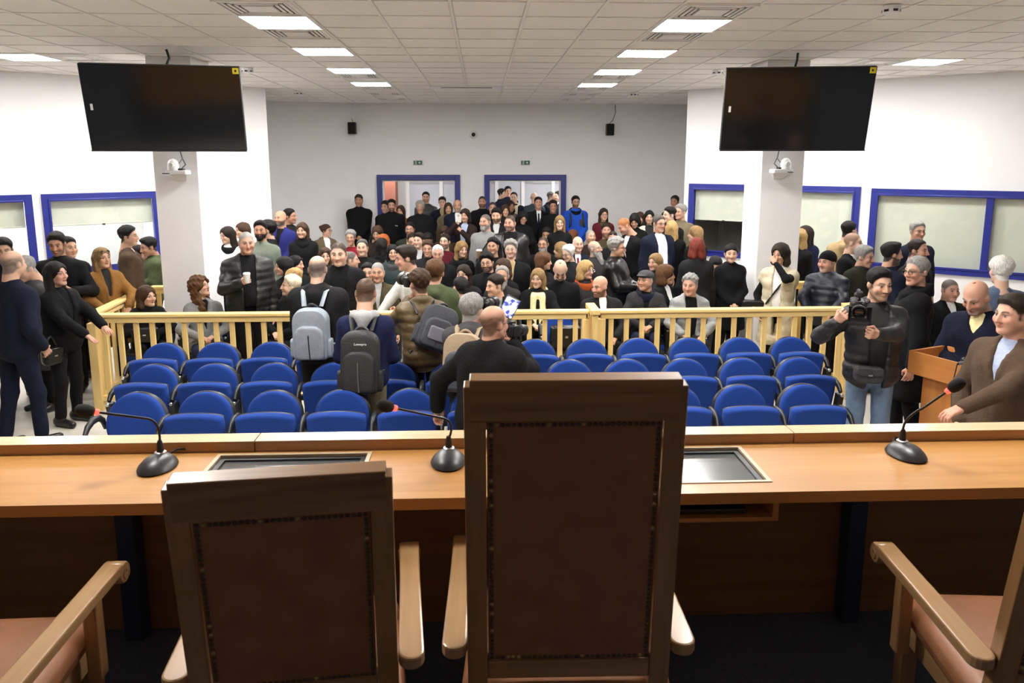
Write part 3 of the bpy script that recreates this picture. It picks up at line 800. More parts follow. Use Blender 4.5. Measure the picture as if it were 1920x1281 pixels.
def ptz(x, y, z, s, label):
    e = empty('ptz_camera', (x, y, z)); tag(e, label, 'camera', 'white pan tilt cameras')
    MB().add([(-.1, .0, 0), (.1, 0, 0), (.1, .12, 0), (-.1, .12, 0), (-.05, .115, -.07), (.05, .115, -.07)], [(0,1,2,3),(0,4,5,1),(1,5,2),(0,3,4),(3,2,5,4)]).obj('bracket', WHITEPL, e)
    MB().bevbox(-.12, .12, -.06, .1, .0, .055, .012, Tm(0, 0, .0)).obj('base', WHITEPL, e)
    MB().box(-.12*s-.035 if s > 0 else .05, -.12*s+.05 if s > 0 else .12, -.0625, -.0605, .012, .022).obj('label_plate', BLACKPL, e)
    MB().lathe([(.062, .055), (.064, .09), (.062, .125), (.05, .16), (.028, .182), (.006, .188)], 22, Tm(-.045*s, 0, 0)).obj('head', WHITEPL, e, smooth=60)
    MB().lathe([(.03, 0), (.03, .03), (.026, .036)], 18, Tm(-.045*s, -.045, .115, 0, pi/2)).obj('lens', WHITEPL, e, smooth=40)
    MB().bevbox(.02*s-.03, .02*s+.05, -.02, .05, .055, .075, .004).obj('connector', BLACKPL, e)
    MB().tube([(.045*s, .02, .075), (.09*s, .02, .12), (.05*s, .04, .19), (.02*s, .06, .30), (-.05*s, .05, .40)], .008, 7).obj('cable', GREYPL, e, smooth=60)
    MB().tube([(.02*s, .02, .075), (.0*s, .03, .12), (.05*s, .045, .19)], .005, 6).obj('cable', GREYPL, e, smooth=60)
ptz(-3.56, 9.0, 2.42, 1, 'white pan tilt camera under the left television')
ptz(3.66, 9.04, 2.43, -1, 'white pan tilt camera under the right television')

# ================================================================== LECTERN
le = empty('lectern', (3.66, 5.36, 0), rad(-68)); tag(le, 'orange wood lectern with a sunken sloping top at the right', 'lectern')
LW = wood('lectern_wood', (0.50, 0.185, 0.045), (0.62, 0.26, 0.075), .35, 0, .7, coat=.2)
LWZ = wood('lectern_wood_upright', (0.46, 0.17, 0.04), (0.60, 0.25, 0.07), .35, 2, .6, coat=.2)
t = MB(); Mx = Tm(0, 0, 1.02)
t.box(-.30, .30, -.21, -.19, -.08, .10, Mx); t.box(-.30, .30, .19, .21, -.08, .10, Mx); t.box(-.30, -.28, -.19, .19, -.08, .10, Mx); t.box(.28, .30, -.19, .19, -.08, .10, Mx)
t.obj('tray_rim', LW, le, bevel=.003)
MB().box(-.28, .28, -.19, .19, .96, .98).obj('reading_board', LW, le)
MB().box(-.22, .22, -.13, .13, .0, .959).obj('column', LWZ, le, bevel=.004)
MB().box(-.28, .28, -.2, .2, .0, .06).obj('plinth', LWZ, le, bevel=.004)
# microphone on a stand beside the lectern
ms = empty('microphone_stand', (3.40, 5.02, 0)); tag(ms, 'black boom microphone stand in front of the lectern', 'microphone stand')
MB().lathe([(.14, 0), (.14, .012), (.03, .03)], 24).obj('base', BLACKMET, ms, smooth=40)
MB().tube([(0, 0, .02), (.02, .01, .8), (.05, .02, 1.19)], .011, 10).obj('pole', BLACKMET, ms, smooth=60)
MB().ball((.05, .02, 1.18), .022, 12, 8).obj('clutch', BLACKPL, ms, smooth=180)
MB().tube([(-.01, .0, 1.155), (.05, .02, 1.185), (.26, .06, 1.235)], .007, 8).obj('boom', BLACKMET, ms, smooth=60)
MB().lathe([(.012, 0), (.012, .06), (.007, .09)], 12, Tm(.0, .0, 1.16, 0, 0, rad(75))).obj('mic_body', GREYPL, ms, smooth=40)
MB().lathe([(.0085, 0), (.01, .003), (.01, .01), (.008, .012)], 12, Tm(.26, .06, 1.235, 0, 0, rad(76))).obj('light_ring', RED, ms, smooth=40)
MB().lathe([(.008, .01), (.014, .016), (.016, .03), (.013, .045), (.004, .05)], 12, Tm(.26, .06, 1.235, 0, 0, rad(76))).obj('windscreen', FOAM, ms, smooth=60)
MB().tube([(-.01, 0, 1.16), (-.04, -.01, 1.0), (-.02, .0, .8), (.03, 0, .7)], .004, 6).obj('cable', BLACKPL, ms, smooth=60)

# ================================================================== PEOPLE
def surface_nets(f, o, h):
    s = f < 0
    nx, ny, nz = f.shape
    c = np.zeros((nx-1, ny-1, nz-1), np.int8)
    for a in (0, 1):
        for b in (0, 1):
            for d in (0, 1): c += s[a:nx-1+a, b:ny-1+b, d:nz-1+d]
    act = (c > 0) & (c < 8)
    cells = np.argwhere(act)
    if len(cells) == 0: return np.zeros((0, 3), np.float32), np.zeros((0, 4), np.int32)
    idx = np.full(act.shape, -1, np.int32); idx[act] = np.arange(len(cells))
    i, j, k = cells.T
    acc = np.zeros((len(cells), 3), np.float32); cnt = np.zeros(len(cells), np.float32)
    cor = {(a, b, d): f[i+a, j+b, k+d] for a in (0, 1) for b in (0, 1) for d in (0, 1)}
    for ax in range(3):
        for u in (0, 1):
            for v in (0, 1):
                p = [0, 0, 0]; q = [0, 0, 0]
                o1, o2 = [x for x in range(3) if x != ax]
                p[o1] = q[o1] = u; p[o2] = q[o2] = v; q[ax] = 1
                f0, f1 = cor[tuple(p)], cor[tuple(q)]
                m = (f0 < 0) != (f1 < 0)
                t = np.where(m, f0 / np.where(m, f0 - f1, 1), 0)
                for ax2 in range(3):
                    acc[:, ax2] += np.where(m, (t if ax2 == ax else p[ax2]), 0)
                cnt += m
    V = (cells + acc / cnt[:, None]) * h + o
    Q = []
    for ax in range(3):
        s0 = s[tuple(slice(None, -1) if a == ax else slice(1, -1) for a in range(3))]
        sl1 = tuple(slice(1, None) if a == ax else slice(1, -1) for a in range(3))
        s1 = s[sl1]
        e = np.argwhere(s0 != s1)
        if len(e) == 0: continue
        inside = s0[tuple(e.T)]
        g = e.copy()
        for a in range(3):
            if a != ax: g[:, a] += 1
        o1, o2 = (ax+1) % 3, (ax+2) % 3
        def cell(d1, d2):
            q = g.copy(); q[:, o1] -= d1; q[:, o2] -= d2
            return idx[q[:, 0], q[:, 1], q[:, 2]]
        a_, b_, c_, d_ = cell(1, 1), cell(0, 1), cell(0, 0), cell(1, 0)
        quad = np.stack([a_, b_, c_, d_], 1)
        quad[~inside] = quad[~inside][:, ::-1]
        Q.append(quad)
    Q = np.concatenate(Q) if Q else np.zeros((0, 4), np.int32)
    Q = Q[(Q >= 0).all(1)]
    return V.astype(np.float32), Q.astype(np.int32)

def cone(P, a, b, ra, rb):
    a = np.asarray(a, np.float32); b = np.asarray(b, np.float32)
    ab = b-a; t = np.clip(((P-a) @ ab) / max(1e-9, float(ab @ ab)), 0, 1)
    return np.linalg.norm(P - a - t[..., None]*ab, axis=-1) - (ra + (rb-ra)*t)
def ell(P, c, r):
    q = (P-np.asarray(c, np.float32)) / np.asarray(r, np.float32)
    k0 = np.linalg.norm(q, axis=-1); k1 = np.linalg.norm(q/np.asarray(r, np.float32), axis=-1)
    return k0*(k0-1)/np.maximum(k1, 1e-6)
def smin(a, b, k):
    h = np.clip(.5+.5*(b-a)/k, 0, 1)
    return b+(a-b)*h-k*h*(1-h)
def union(P, prims, k):
    d = None
    for pr in prims:
        q = cone(P, *pr)
        d = q if d is None else smin(d, q, k)
    return d
def grid(lo, hi, h):
    n = [max(4, int(math.ceil((b-a)/h))+1) for a, b in zip(lo, hi)]
    ax = [np.float32(lo[i]) + np.arange(n[i], dtype=np.float32)*np.float32(h) for i in range(3)]
    G = np.stack(np.meshgrid(*ax, indexing='ij'), -1)
    return G
def mesh_sdf(fn, lo, hi, h):
    G = grid(lo, hi, h); f = fn(G.reshape(-1, 3)).reshape(G.shape[:3])
    return surface_nets(f.astype(np.float32), np.asarray(lo, np.float32), np.float32(h))

# ---- heads: star-shaped ray cast of a modelled head, several variants
HEADP = {
 'm1': dict(jw=1.0, fat=0.0, nose=1.0, long=1.0), 'm2': dict(jw=1.10, fat=.008, nose=1.08, long=.98), 'm3': dict(jw=.94, fat=-.002, nose=1.0, long=1.05),
 'f1': dict(jw=.86, fat=-.001, nose=.82, long=.97, fem=1), 'f2': dict(jw=.95, fat=.005, nose=.88, long=.95, fem=1)}
def head_sdf(P, jw=1.0, fat=0.0, nose=1.0, long=1.0, fem=0):
    S = np.abs(P[:, 0:1]); Q = np.concatenate([S, P[:, 1:]], 1)          # mirror in x
    d = ell(P, (0, -.012, .035), (.076, .097, .083))
    d = smin(d, ell(P, (0, .022, -.03*long), (.060*jw+fat, .066, .085*long)), .03)
    d = smin(d, cone(P, (0, .03, -.07*long), (0, .070, -.103*long), .036+fat, .019+fat*.5), .025)
    d = smin(d, cone(Q, (.047*jw+fat, -.008, -.05*long), (.017*jw, .060, -.100*long), .021, .017), .025)
    d = smin(d, cone(Q, (.040, .064, -.03), (.040, .05, -.045), .022+fat*.7, .02+fat), .02)     # cheeks
    d = smin(d, cone(Q, (.012, .088, .020), (.046, .070, .018), .010 if not fem else .007, .008), .014)    # brow ridge
    e = np.linalg.norm(Q-np.array([.031, .104, .001], np.float32), axis=1)-.0165                       # sockets
    d = -smin(-d, e, .012)
    d = np.minimum(d, np.linalg.norm(Q-np.array([.031, .0765, -.001], np.float32), axis=1)-.0130)     # eyeballs
    d = smin(d, cone(P, (0, .092, .008), (0, .094+.018*nose, -.036), .0085*nose, .0115*nose), .009)   # nose
    d = smin(d, cone(Q, (.010*nose, .096, -.040), (.012*nose, .092, -.040), .0085*nose, .007), .006)
    d = smin(d, cone(Q, (.0, .094, -.0625*long), (.019, .083, -.068*long), .006, .003), .005)         # lips
    d = smin(d, cone(Q, (.0, .092, -.0725*long), (.016, .082, -.0725*long), .007, .003), .006)
    ear = ell(Q, (.079, -.014, -.010), (.011, .021, .032))
    d = smin(d, ear, .008)
    nr = .055+fat if not fem else .047+fat
    d = smin(d, cone(P, (0, -.028, -.06), (0, -.045, -.155), nr, nr+.004), .03)
    d = np.minimum(d, cone(P, (0, -.045, -.155), (0, -.055, -.23), nr+.004, nr+.03))
    return d
HEADS = {}
def head_template(kind, lod):
    key = (kind, lod)
    if key in HEADS: return HEADS[key]
    hp = HEADP[kind]; nf, nb = ((40, 20), (26, 16), (18, 12))[lod]; nc = nf+nb
    fa = rad(58)
    az = np.concatenate([np.linspace(-fa, fa, nf), np.linspace(fa, 2*pi-fa, nb+2)[1:-1]])     # 0 = front, denser over the face
    rows = []
    nt = (12, 9, 7)[lod]
    for i in range(nt): rows.append((.03, (90-4)*(1-i/(nt-1))**1.1+12))
    zs = {0: [.034, .029, .0245, .0205, .017, .013, .009, .006, .003, 0, -.003, -.006, -.0095, -.014, -.019, -.024, -.029, -.034, -.038, -.042, -.046, -.050, -.054, -.058, -.0615, -.0645, -.067, -.0695, -.0725, -.076, -.081, -.086, -.092, -.098, -.104, -.110, -.116, -.124, -.135, -.15, -.175, -.205],
          1: [.032, .026, .021, .017, .011, .006, .001, -.004, -.010, -.018, -.026, -.033, -.039, -.045, -.052, -.058, -.0635, -.067, -.071, -.077, -.086, -.095, -.105, -.115, -.128, -.15, -.2],
          2: [.030, .022, .016, .008, 0, -.008, -.020, -.032, -.041, -.05, -.06, -.067, -.075, -.088, -.102, -.116, -.14, -.2]}[lod]
    for z in zs: rows.append((z, 0.0))
    O = []; D = []
    for z0, el in rows:
        for a in az:
            el_ = rad(el); dv = (sin(a)*cos(el_), cos(a)*cos(el_), sin(el_))
            t = max(0, min(1, (-z0-.02)/.15)); oy = -.008-.032*t
            O.append((0, oy, z0)); D.append(dv)
    O = np.array(O, np.float32); D = np.array(D, np.float32)
    T = np.full(len(O), .22, np.float32)
    for _ in range(46):
        d = head_sdf(O + D*T[:, None], **hp)
        T = np.maximum(T-d*.72, .02)
    V = O + D*T[:, None]
    nr = len(rows); quads = []
    r = np.arange(nr-1)[:, None]; c = np.arange(nc)[None, :]; c2 = (c+1) % nc
    a_ = r*nc+c; b_ = r*nc+c2; e_ = (r+1)*nc+c2; f_ = (r+1)*nc+c
    quads = np.stack([a_, b_, e_, f_], -1).reshape(-1, 4)
    top = len(V); V = np.vstack([V, V[:nc].mean(0)+np.array([0, 0, .0006])]).astype(np.float32)
    tris = np.array([(top, (i+1) % nc, i) for i in range(nc)], np.int32)
    HEADS[key] = (V, quads[:, ::-1].astype(np.int32), tris[:, ::-1].astype(np.int32) if False else tris)
    # make winding outward
    V_, q_, t_ = HEADS[key]
    n = np.cross(V_[q_[:, 1]]-V_[q_[:, 0]], V_[q_[:, 2]]-V_[q_[:, 0]]); ctr = V_[q_].mean(1)
    if ((n*(ctr-np.array([0, -.02, ctr[:, 2].mean()]))).sum(1) > 0).mean() < .5: q_ = q_[:, ::-1].copy()
    n = np.cross(V_[t_[:, 1]]-V_[t_[:, 0]], V_[t_[:, 2]]-V_[t_[:, 0]])
    if n[:, 2].mean() < 0: t_ = t_[:, ::-1].copy()
    HEADS[key] = (V_, q_, t_)
    return HEADS[key]

SKINS = [(.60, .36, .25), (.52, .29, .19), (.44, .23, .145), (.56, .31, .22), (.66, .42, .31), (.36, .185, .115)]
HC = {'black': (.008, .007, .007), 'dark': (.020, .013, .009), 'brown': (.055, .028, .014), 'chest': (.10, .045, .018), 'auburn': (.13, .045, .018), 'red': (.16, .028, .018),
      'ginger': (.30, .11, .032), 'blond': (.42, .27, .11), 'dblond': (.24, .145, .06), 'platinum': (.72, .62, .46), 'grey': (.26, .25, .235), 'dgrey': (.085, .078, .072), 'white': (.72, .70, .66), 'orange': (.33, .085, .02)}
CC = {'black': (.0058, .0058, .0065), 'coal': (.012, .012, .013), 'char': (.026, .026, .027), 'dgrey': (.06, .06, .062), 'grey': (.22, .22, .22), 'lgrey': (.42, .42, .42), 'pgrey': (.58, .585, .56), 'white': (.78, .78, .78),
      'navy': (.007, .009, .022), 'inavy': (.011, .014, .050), 'blue': (.018, .022, .135), 'bright': (.018, .085, .52), 'lblue': (.40, .46, .66), 'denim': (.16, .235, .35), 'dkjean': (.014, .018, .045),
      'camel': (.24, .115, .030), 'brown': (.060, .034, .018), 'suit': (.085, .055, .036), 'dbrown': (.022, .013, .010), 'tan': (.40, .29, .15), 'beige': (.50, .44, .31), 'khaki': (.15, .12, .075), 'olive': (.055, .046, .022), 'bronze': (.105, .066, .022),
      'green': (.045, .060, .028), 'sage': (.16, .185, .145), 'parka': (.075, .095, .045), 'bottle': (.022, .024, .016), 'red': (.20, .012, .022), 'burg': (.085, .010, .017), 'yellow': (.78, .70, .38), 'orange': (.35, .07, .018), 'slate': (.05, .065, .085), 'fur': (.14, .11, .06), 'cream': (.60, .56, .46), 'shirtblue': (.10, .135, .22), 'teal': (.03, .045, .045)}
FAB = {}
def fabric(c, kind='cloth'):
    key = (c, kind)
    if key in FAB: return FAB[key]
    rough, bump, bs, sh = {'cloth': (.9, .4, 55, 0), 'puff': (.5, .35, 40, 0), 'leather': (.32, .4, 30, 0), 'knit': (.95, .6, 160, 0), 'fur': (1, 1.0, 110, .1)}[kind]
    col = CC[c] if isinstance(c, str) else c
    m = mat('%s_%s' % (c if isinstance(c, str) else 'custom%d' % len(FAB), kind), col, rough, var=.09, scale=30, bump=bump, bscale=bs, sheen=sh, spec=.5 if kind in ('leather', 'puff') else .18)
    FAB[key] = m
    return m
def hairmat(c):
    return mat('hair_' + c, HC[c], .6, var=.35, scale=9, stretch=(14, 14, 2), bump=.6, bscale=14, spec=.22)
sk = bpy.data.materials.new('skin')
_nt, _N, _L, _b = nodes_of(sk)
_a = _N.new('ShaderNodeAttribute'); _a.attribute_name = 'Col'; _L.new(_a.outputs['Color'], _b.inputs['Base Color'])
_b.inputs['Roughness'].default_value = .55; _b.inputs['Specular IOR Level'].default_value = .3; _b.inputs['Subsurface Weight'].default_value = .06; _b.inputs['Subsurface Radius'].default_value = (.012, .005, .003)
SKIN = sk

def sstep(a, b, x): t = np.clip((x-a)/(b-a), 0, 1); return t*t*(3-2*t)
def head_colors(V, kind, tone, hair, beard, brow, style):
    x, y, z = np.abs(V[:, 0]), V[:, 1], V[:, 2]
    hp = HEADP[kind]; lg = hp['long']; fem = hp.get('fem', 0)
    C = np.tile(np.array(tone, np.float32), (len(V), 1))
    def blend(m, c, k=1.0):
        nonlocal C
        m = (m*k)[:, None]; C = C*(1-m)+np.array(c, np.float32)*m
    front = sstep(.03, .06, y)
    warm = np.exp(-(((x-.038)/.022)**2+((z+.03)/.022)**2))*front + np.exp(-((x/.014)**2+((z+.035)/.014)**2))*sstep(.085, .1, y)
    blend(np.clip(warm, 0, 1), (tone[0]*1.02, tone[1]*.72, tone[2]*.68), .5)
    hc = np.array(HC[hair])
    # scalp under the hair (ears stay bare)
    noear = 1-np.exp(-((((y+.013)/.021)**2+((z+.010)/.032)**2)**3))*sstep(.0745, .0775, x)
    zc = np.interp(y, [-.11, -.06, -.03, 0, .022, .038, .07, .1], [-.092, -.080, -.045, -.03, -.030, .018, .062, .070])
    if style not in ('bald', 'horseshoe'):
        zc2 = zc + (.03*sstep(.03, .06, y) if style == 'receding' else 0)
        nz = .12*np.sin(V[:, 0]*310+V[:, 2]*190)*np.sin(V[:, 1]*270-V[:, 2]*330)
        blend(np.clip(sstep(-.004, .012, z-zc2)+nz*(z > zc2), 0, 1)*noear, hc, .6 if style == 'buzz' else (.97 if style in ('crop', 'fade', 'receding') else 1.0))
    if style == 'horseshoe':
        nz = .25*np.sin(V[:, 0]*310+V[:, 2]*190)*np.sin(V[:, 1]*270-V[:, 2]*330)
        blend(np.clip(sstep(-.004, .016, z-zc)*sstep(.092, .030, z+.12*np.clip(-y-.06, 0, .1))*sstep(.05, .02, y)*noear*(1+nz), 0, 1), hc, .85)
    if beard:
        # beard colour on the jaw: below the cheek line, around the mouth
        line = np.interp(y, [-.02, .02, .06, .1], [-.015, -.035, -.048, -.046])
        m = sstep(.004, -.008, z-line*lg)*sstep(-.125*lg, -.112*lg, z)*sstep(-.035, -.01, y)
        mouth = np.exp(-((x/.021)**2+((z+.066*lg)/.0075)**2)**2)*front
        bc = np.array(HC[beard[0]])
        blend(m*(1-mouth*.9), bc, beard[1])
    lip = np.exp(-(((x/.023)**2+((z+.067*lg)/.0085)**2)**2))*sstep(.07, .08, y)
    blend(lip, (tone[0]*.82, tone[1]*.48, tone[2]*.46) if not fem else (tone[0]*.75, tone[1]*.36, tone[2]*.38), .8)
    blend(np.exp(-((x/.022)**4+((z+(.0668+4.5*x*x)*lg)/.0024)**2))*sstep(.07, .08, y), (.10, .03, .025), .8)
    blend(np.exp(-((((x-.031)/.022)**2+((z+.001)/.013)**2)**2))*front, (tone[0]*.72, tone[1]*.58, tone[2]*.55), .55)  # eye sockets: darker skin, with the shade of the hollow put into the colour
    # eyebrows, eyes
    bz = .0215+.004*np.sin(np.clip((x-.012)/.04, 0, 1)*pi)
    blend(np.exp(-((z-bz)/.0054)**2)*sstep(.010, .015, x)*sstep(.054, .046, x)*front, np.minimum(np.array(HC[brow])*1.0, .10), 1.0 if not fem else .85)
    eye = np.exp(-((((x-.031)/.0155)**2+((z+.0005)/.0062)**2)**2))*front
    blend(eye, (.46, .42, .39), .9)
    blend(np.exp(-((((x-.031)/.0078)**2+((z)/.0068)**2)**2))*front, (.022, .014, .010), 1)
    blend(np.exp(-((z-.0062)/.0026)**2)*sstep(.014, .018, x)*sstep(.049, .044, x)*front, (.03, .018, .014), .95)
    blend(np.exp(-((((x-.0085)/.0045)**2+((z+.047)/.0035)**2)))*sstep(.08, .09, y), (.12, .04, .03), .6)
    return np.clip(C, 0, 1)

def wob(P, ph, f1, amp):
    return amp*(np.sin(P[:, 0]*f1+ph)*np.sin(P[:, 2]*f1*.83+1.7*ph)+.6*np.sin(P[:, 1]*f1*1.7+2.3*ph+P[:, 2]*f1*.6)*np.sin(P[:, 0]*f1*1.31-ph))

def hair_sdf(P, style, rng, th=1.0):
    S = np.abs(P[:, 0]); x, y, z = P.T
    Q = np.stack([S, y, z], 1)
    ph = rng.uniform(0, 6)
    top = sstep(.0, .085, z)
    skull = ell(P, (0, -.014, .036), (.078, .100, .085))
    cutz = np.interp(y, [-.12, -.06, -.03, .0, .022, .038, .07, .1], [-.085, -.072, -.032, -.022, -.030, .022, .064, .070])
    if style in ('short', 'quiff', 'fade', 'thick', 'curlyshort', 'receding', 'spiky', 'crop'):
        ts, tt = {'short': (.004, .015), 'quiff': (.004, .018), 'fade': (-.005, .020), 'thick': (.010, .024), 'curlyshort': (.012, .034), 'receding': (.005, .010), 'spiky': (.006, .022), 'crop': (.004, .009)}[style]
        edge = sstep(-.002, .045, z-cutz)
        if style == 'receding': edge = sstep(-.004, .02, z-cutz)
        d = skull-(-.004+(ts+.004+(tt-ts)*top)*edge)*th
        if style == 'quiff': d = smin(d, ell(P, (0, .050, .108), (.048, .040, .020)), .03)
        if style == 'receding': cutz = np.interp(y, [-.12, -.06, -.03, .0, .022, .038, .07, .1], [-.080, -.068, -.02, -.012, -.012, .045, .098, .12]) + .02*np.cos(x*60)*(y > .03)*0
        a, f = {'curlyshort': (.006, 95), 'spiky': (.006, 120), 'thick': (.0035, 70)}.get(style, (.002, 80))
        d = d + wob(P, ph, f, a)
        return np.maximum(d, (cutz-z)*.75)
    if style == 'horseshoe':
        d = skull-.006+wob(P, ph, 80, .0015)
        d = np.maximum(d, (cutz-z)*.75)
        return np.maximum(d, np.maximum(z-.052, y-.035))
    if style in ('bob', 'long', 'curly', 'wavy', 'straight', 'pony', 'bun', 'updo', 'longback'):
        t = {'curly': .026, 'wavy': .018, 'updo': .016, 'bob': .018}.get(style, .012)*th
        d = skull-t
        face = ell(P, (0, .115, -.035), (.058, .085, .104))
        ln = {'bob': -.105, 'long': -.25, 'wavy': -.24, 'curly': -.27, 'straight': -.27, 'longback': -.25}.get(style)
        if ln:
            wd = {'curly': .044, 'wavy': .032, 'bob': .034}.get(style, .026)
            d = smin(d, cone(Q, (.068, -.022, .01), (.082 if style != 'straight' else .07, -.01 if style != 'longback' else -.05, ln), .026, wd), .03)
            d = smin(d, cone(Q, (.03, -.075, .0), (.045, -.085, ln*.95), .045, wd*1.3), .04)
            d = smin(d, cone(Q, (.055, -.05, .0), (.065, -.05, ln), .04, wd*1.2), .03)
        else:
            d = np.maximum(d, (np.interp(y, [-.12, -.06, 0, .03, .1], [-.075, -.06, -.01, .02, .064])-z)*.75)
            if style == 'pony': d = smin(d, cone(P, (0, -.11, .03), (0, -.135, -.14), .03, .022), .02)
            if style == 'bun': d = smin(d, np.linalg.norm(P-np.array([0, -.115, .06], np.float32), axis=1)-.042, .02)
            if style == 'updo': d = smin(d, ell(P, (0, -.06, .085), (.07, .075, .05)), .03)
        a, f = {'curly': (.011, 75), 'wavy': (.007, 50), 'updo': (.005, 70), 'bob': (.003, 60)}.get(style, (.003, 55))
        d = d+wob(P, ph, f, a)
        d = np.maximum(d, -face+.0)
        # keep the neck and forehead free
        d = np.maximum(d, -cone(P, (0, .02, -.13), (0, .06, -.3), .05, .07))
        return d
    if style == 'flatcap':
        d = ell(P, (0, -.010, .062), (.092, .112, .062))
        d = smin(d, ell(P, (0, .10, .062), (.060, .048, .012)), .02)
        return np.maximum(d, .038-.25*(y*.3)-z)
    if style == 'beanie':
        d = skull-.012
        return np.maximum(d, (np.interp(y, [-.12, 0, .1], [-.03, .01, .045])-z)*.9)
    return None

# ---- hands: palm, four fingers, thumb; cached per pose
HANDS = {}
POSES = {'relax': (20, 28, 25), 'flat': (4, 6, 5), 'grip': (62, 60, 45), 'point': (12, 14, 10), 'fist': (80, 85, 55)}
def hand_template(pose, lod):
    key = (pose, lod)
    if key in HANDS: return HANDS[key]
    c1, c2, c3 = [rad(a) for a in POSES[pose]]
    pr = []
    for x in (-.026, 0, .026): pr.append(((x*.75, 0, .012), (x, 0, .084), .0155, .0125))
    palm = pr
    fing = []
    for q, (x, L) in enumerate(((.0335, .070), (.0115, .078), (-.0115, .072), (-.033, .056))):
        sp = x*.22; p0 = np.array([x, 0, .086]); k = 1+.12*q
        a = c1*k
        p1 = p0+np.array([sp*L, sin(a)*L*.48, cos(a)*L*.48]); a += c2*k
        p2 = p1+np.array([sp*L, sin(a)*L*.30, cos(a)*L*.30]); a += c3
        p3 = p2+np.array([0, sin(a)*L*.24, cos(a)*L*.24])
        fing.append([(p0, p1, .0098, .0088), (p1, p2, .0088, .0080), (p2, p3, .0080, .0068)])
    cu = sin(c1)
    th = [((.026, .004, .022), (.050, .012+.02*cu, .052), .0145, .0115), ((.050, .012+.02*cu, .052), (.052-.02*cu, .022+.03*cu, .086), .0108, .0085)]
    wr = [((0, 0, -.06), (0, 0, .02), .025, .023)]
    def fn(P):
        d = union(P, palm, .018)
        d = smin(d, union(P, wr, .01), .02)
        for f in fing: d = smin(d, union(P, f, .004), .005)
        return smin(d, union(P, th, .006), .008)
    h = (.0062, .0105, .015)[lod]
    V, Q = mesh_sdf(fn, (-.07, -.04, -.075), (.085, .12, .19), h)
    HANDS[key] = (V, Q)
    return HANDS[key]

def Rz(a): c, s = cos(a), sin(a); return np.array([[c, -s, 0], [s, c, 0], [0, 0, 1]], np.float32)
def Rx(a): c, s = cos(a), sin(a); return np.array([[1, 0, 0], [0, c, -s], [0, s, c]], np.float32)
def Ry(a): c, s = cos(a), sin(a); return np.array([[c, 0, s], [0, 1, 0], [-s, 0, c]], np.float32)
def V3(*a): return np.array(a, np.float32)

def ik(S, T, l1, l2, hint):
    d = T-S; L = float(np.linalg.norm(d)); u = d/max(L, 1e-6)
    if L > (l1+l2)*.995: L = (l1+l2)*.995; T = S+u*L
    if L < .12: L = .12; T = S+u*L
    a = (l1*l1-l2*l2+L*L)/(2*L); h = math.sqrt(max(0, l1*l1-a*a))
    n = hint-u*float(hint@u); n = n/max(1e-6, np.linalg.norm(n))
    return S+u*a+n*h, T

ARMS = {  # hand targets (x outwards positive, y forward, z) for a 1.75 m stander; then elbow hint, palm normal hint, hand pose
 'down': ((.245, .03, .78), (.3, -1, 0), (-1, .1, 0), 'relax'),
 'pocket': ((.21, .09, .90), (.8, -1, 0), (-1, 0, 0), 'relax'),
 'clasp': ((.035, .21, .93), (1, -.5, -.3), (-.6, -.8, 0), 'grip'),
 'hold': ((.06, .27, 1.10), (.8, -.2, -1), (-.8, -.3, .3), 'grip'),
 'cross': ((-.10, .20, 1.10), (1, .1, -.7), (0, -1, 0), 'grip'),
 'lap': ((.075, .30, .66), (1, -.4, .1), (-.3, 0, -1), 'relax'),
 'knee': ((.13, .37, .615), (1, -.4, .1), (0, 0, -1), 'relax'),
 'cam': ((.065, .25, 1.50), (.8, -.1, -1), (-1, -.2, 0), 'grip'),
 'phone': ((.03, .27, 1.36), (.8, -.1, -1), (-.7, -.6, 0), 'grip'),
 'face': ((.03, .12, 1.58), (.9, .2, -1), (-.2, -1, 0), 'grip'),
 'rail': ((.14, .36, 1.03), (1, -.3, .0), (0, 0, -1), 'flat'),
}
NPERS = 0
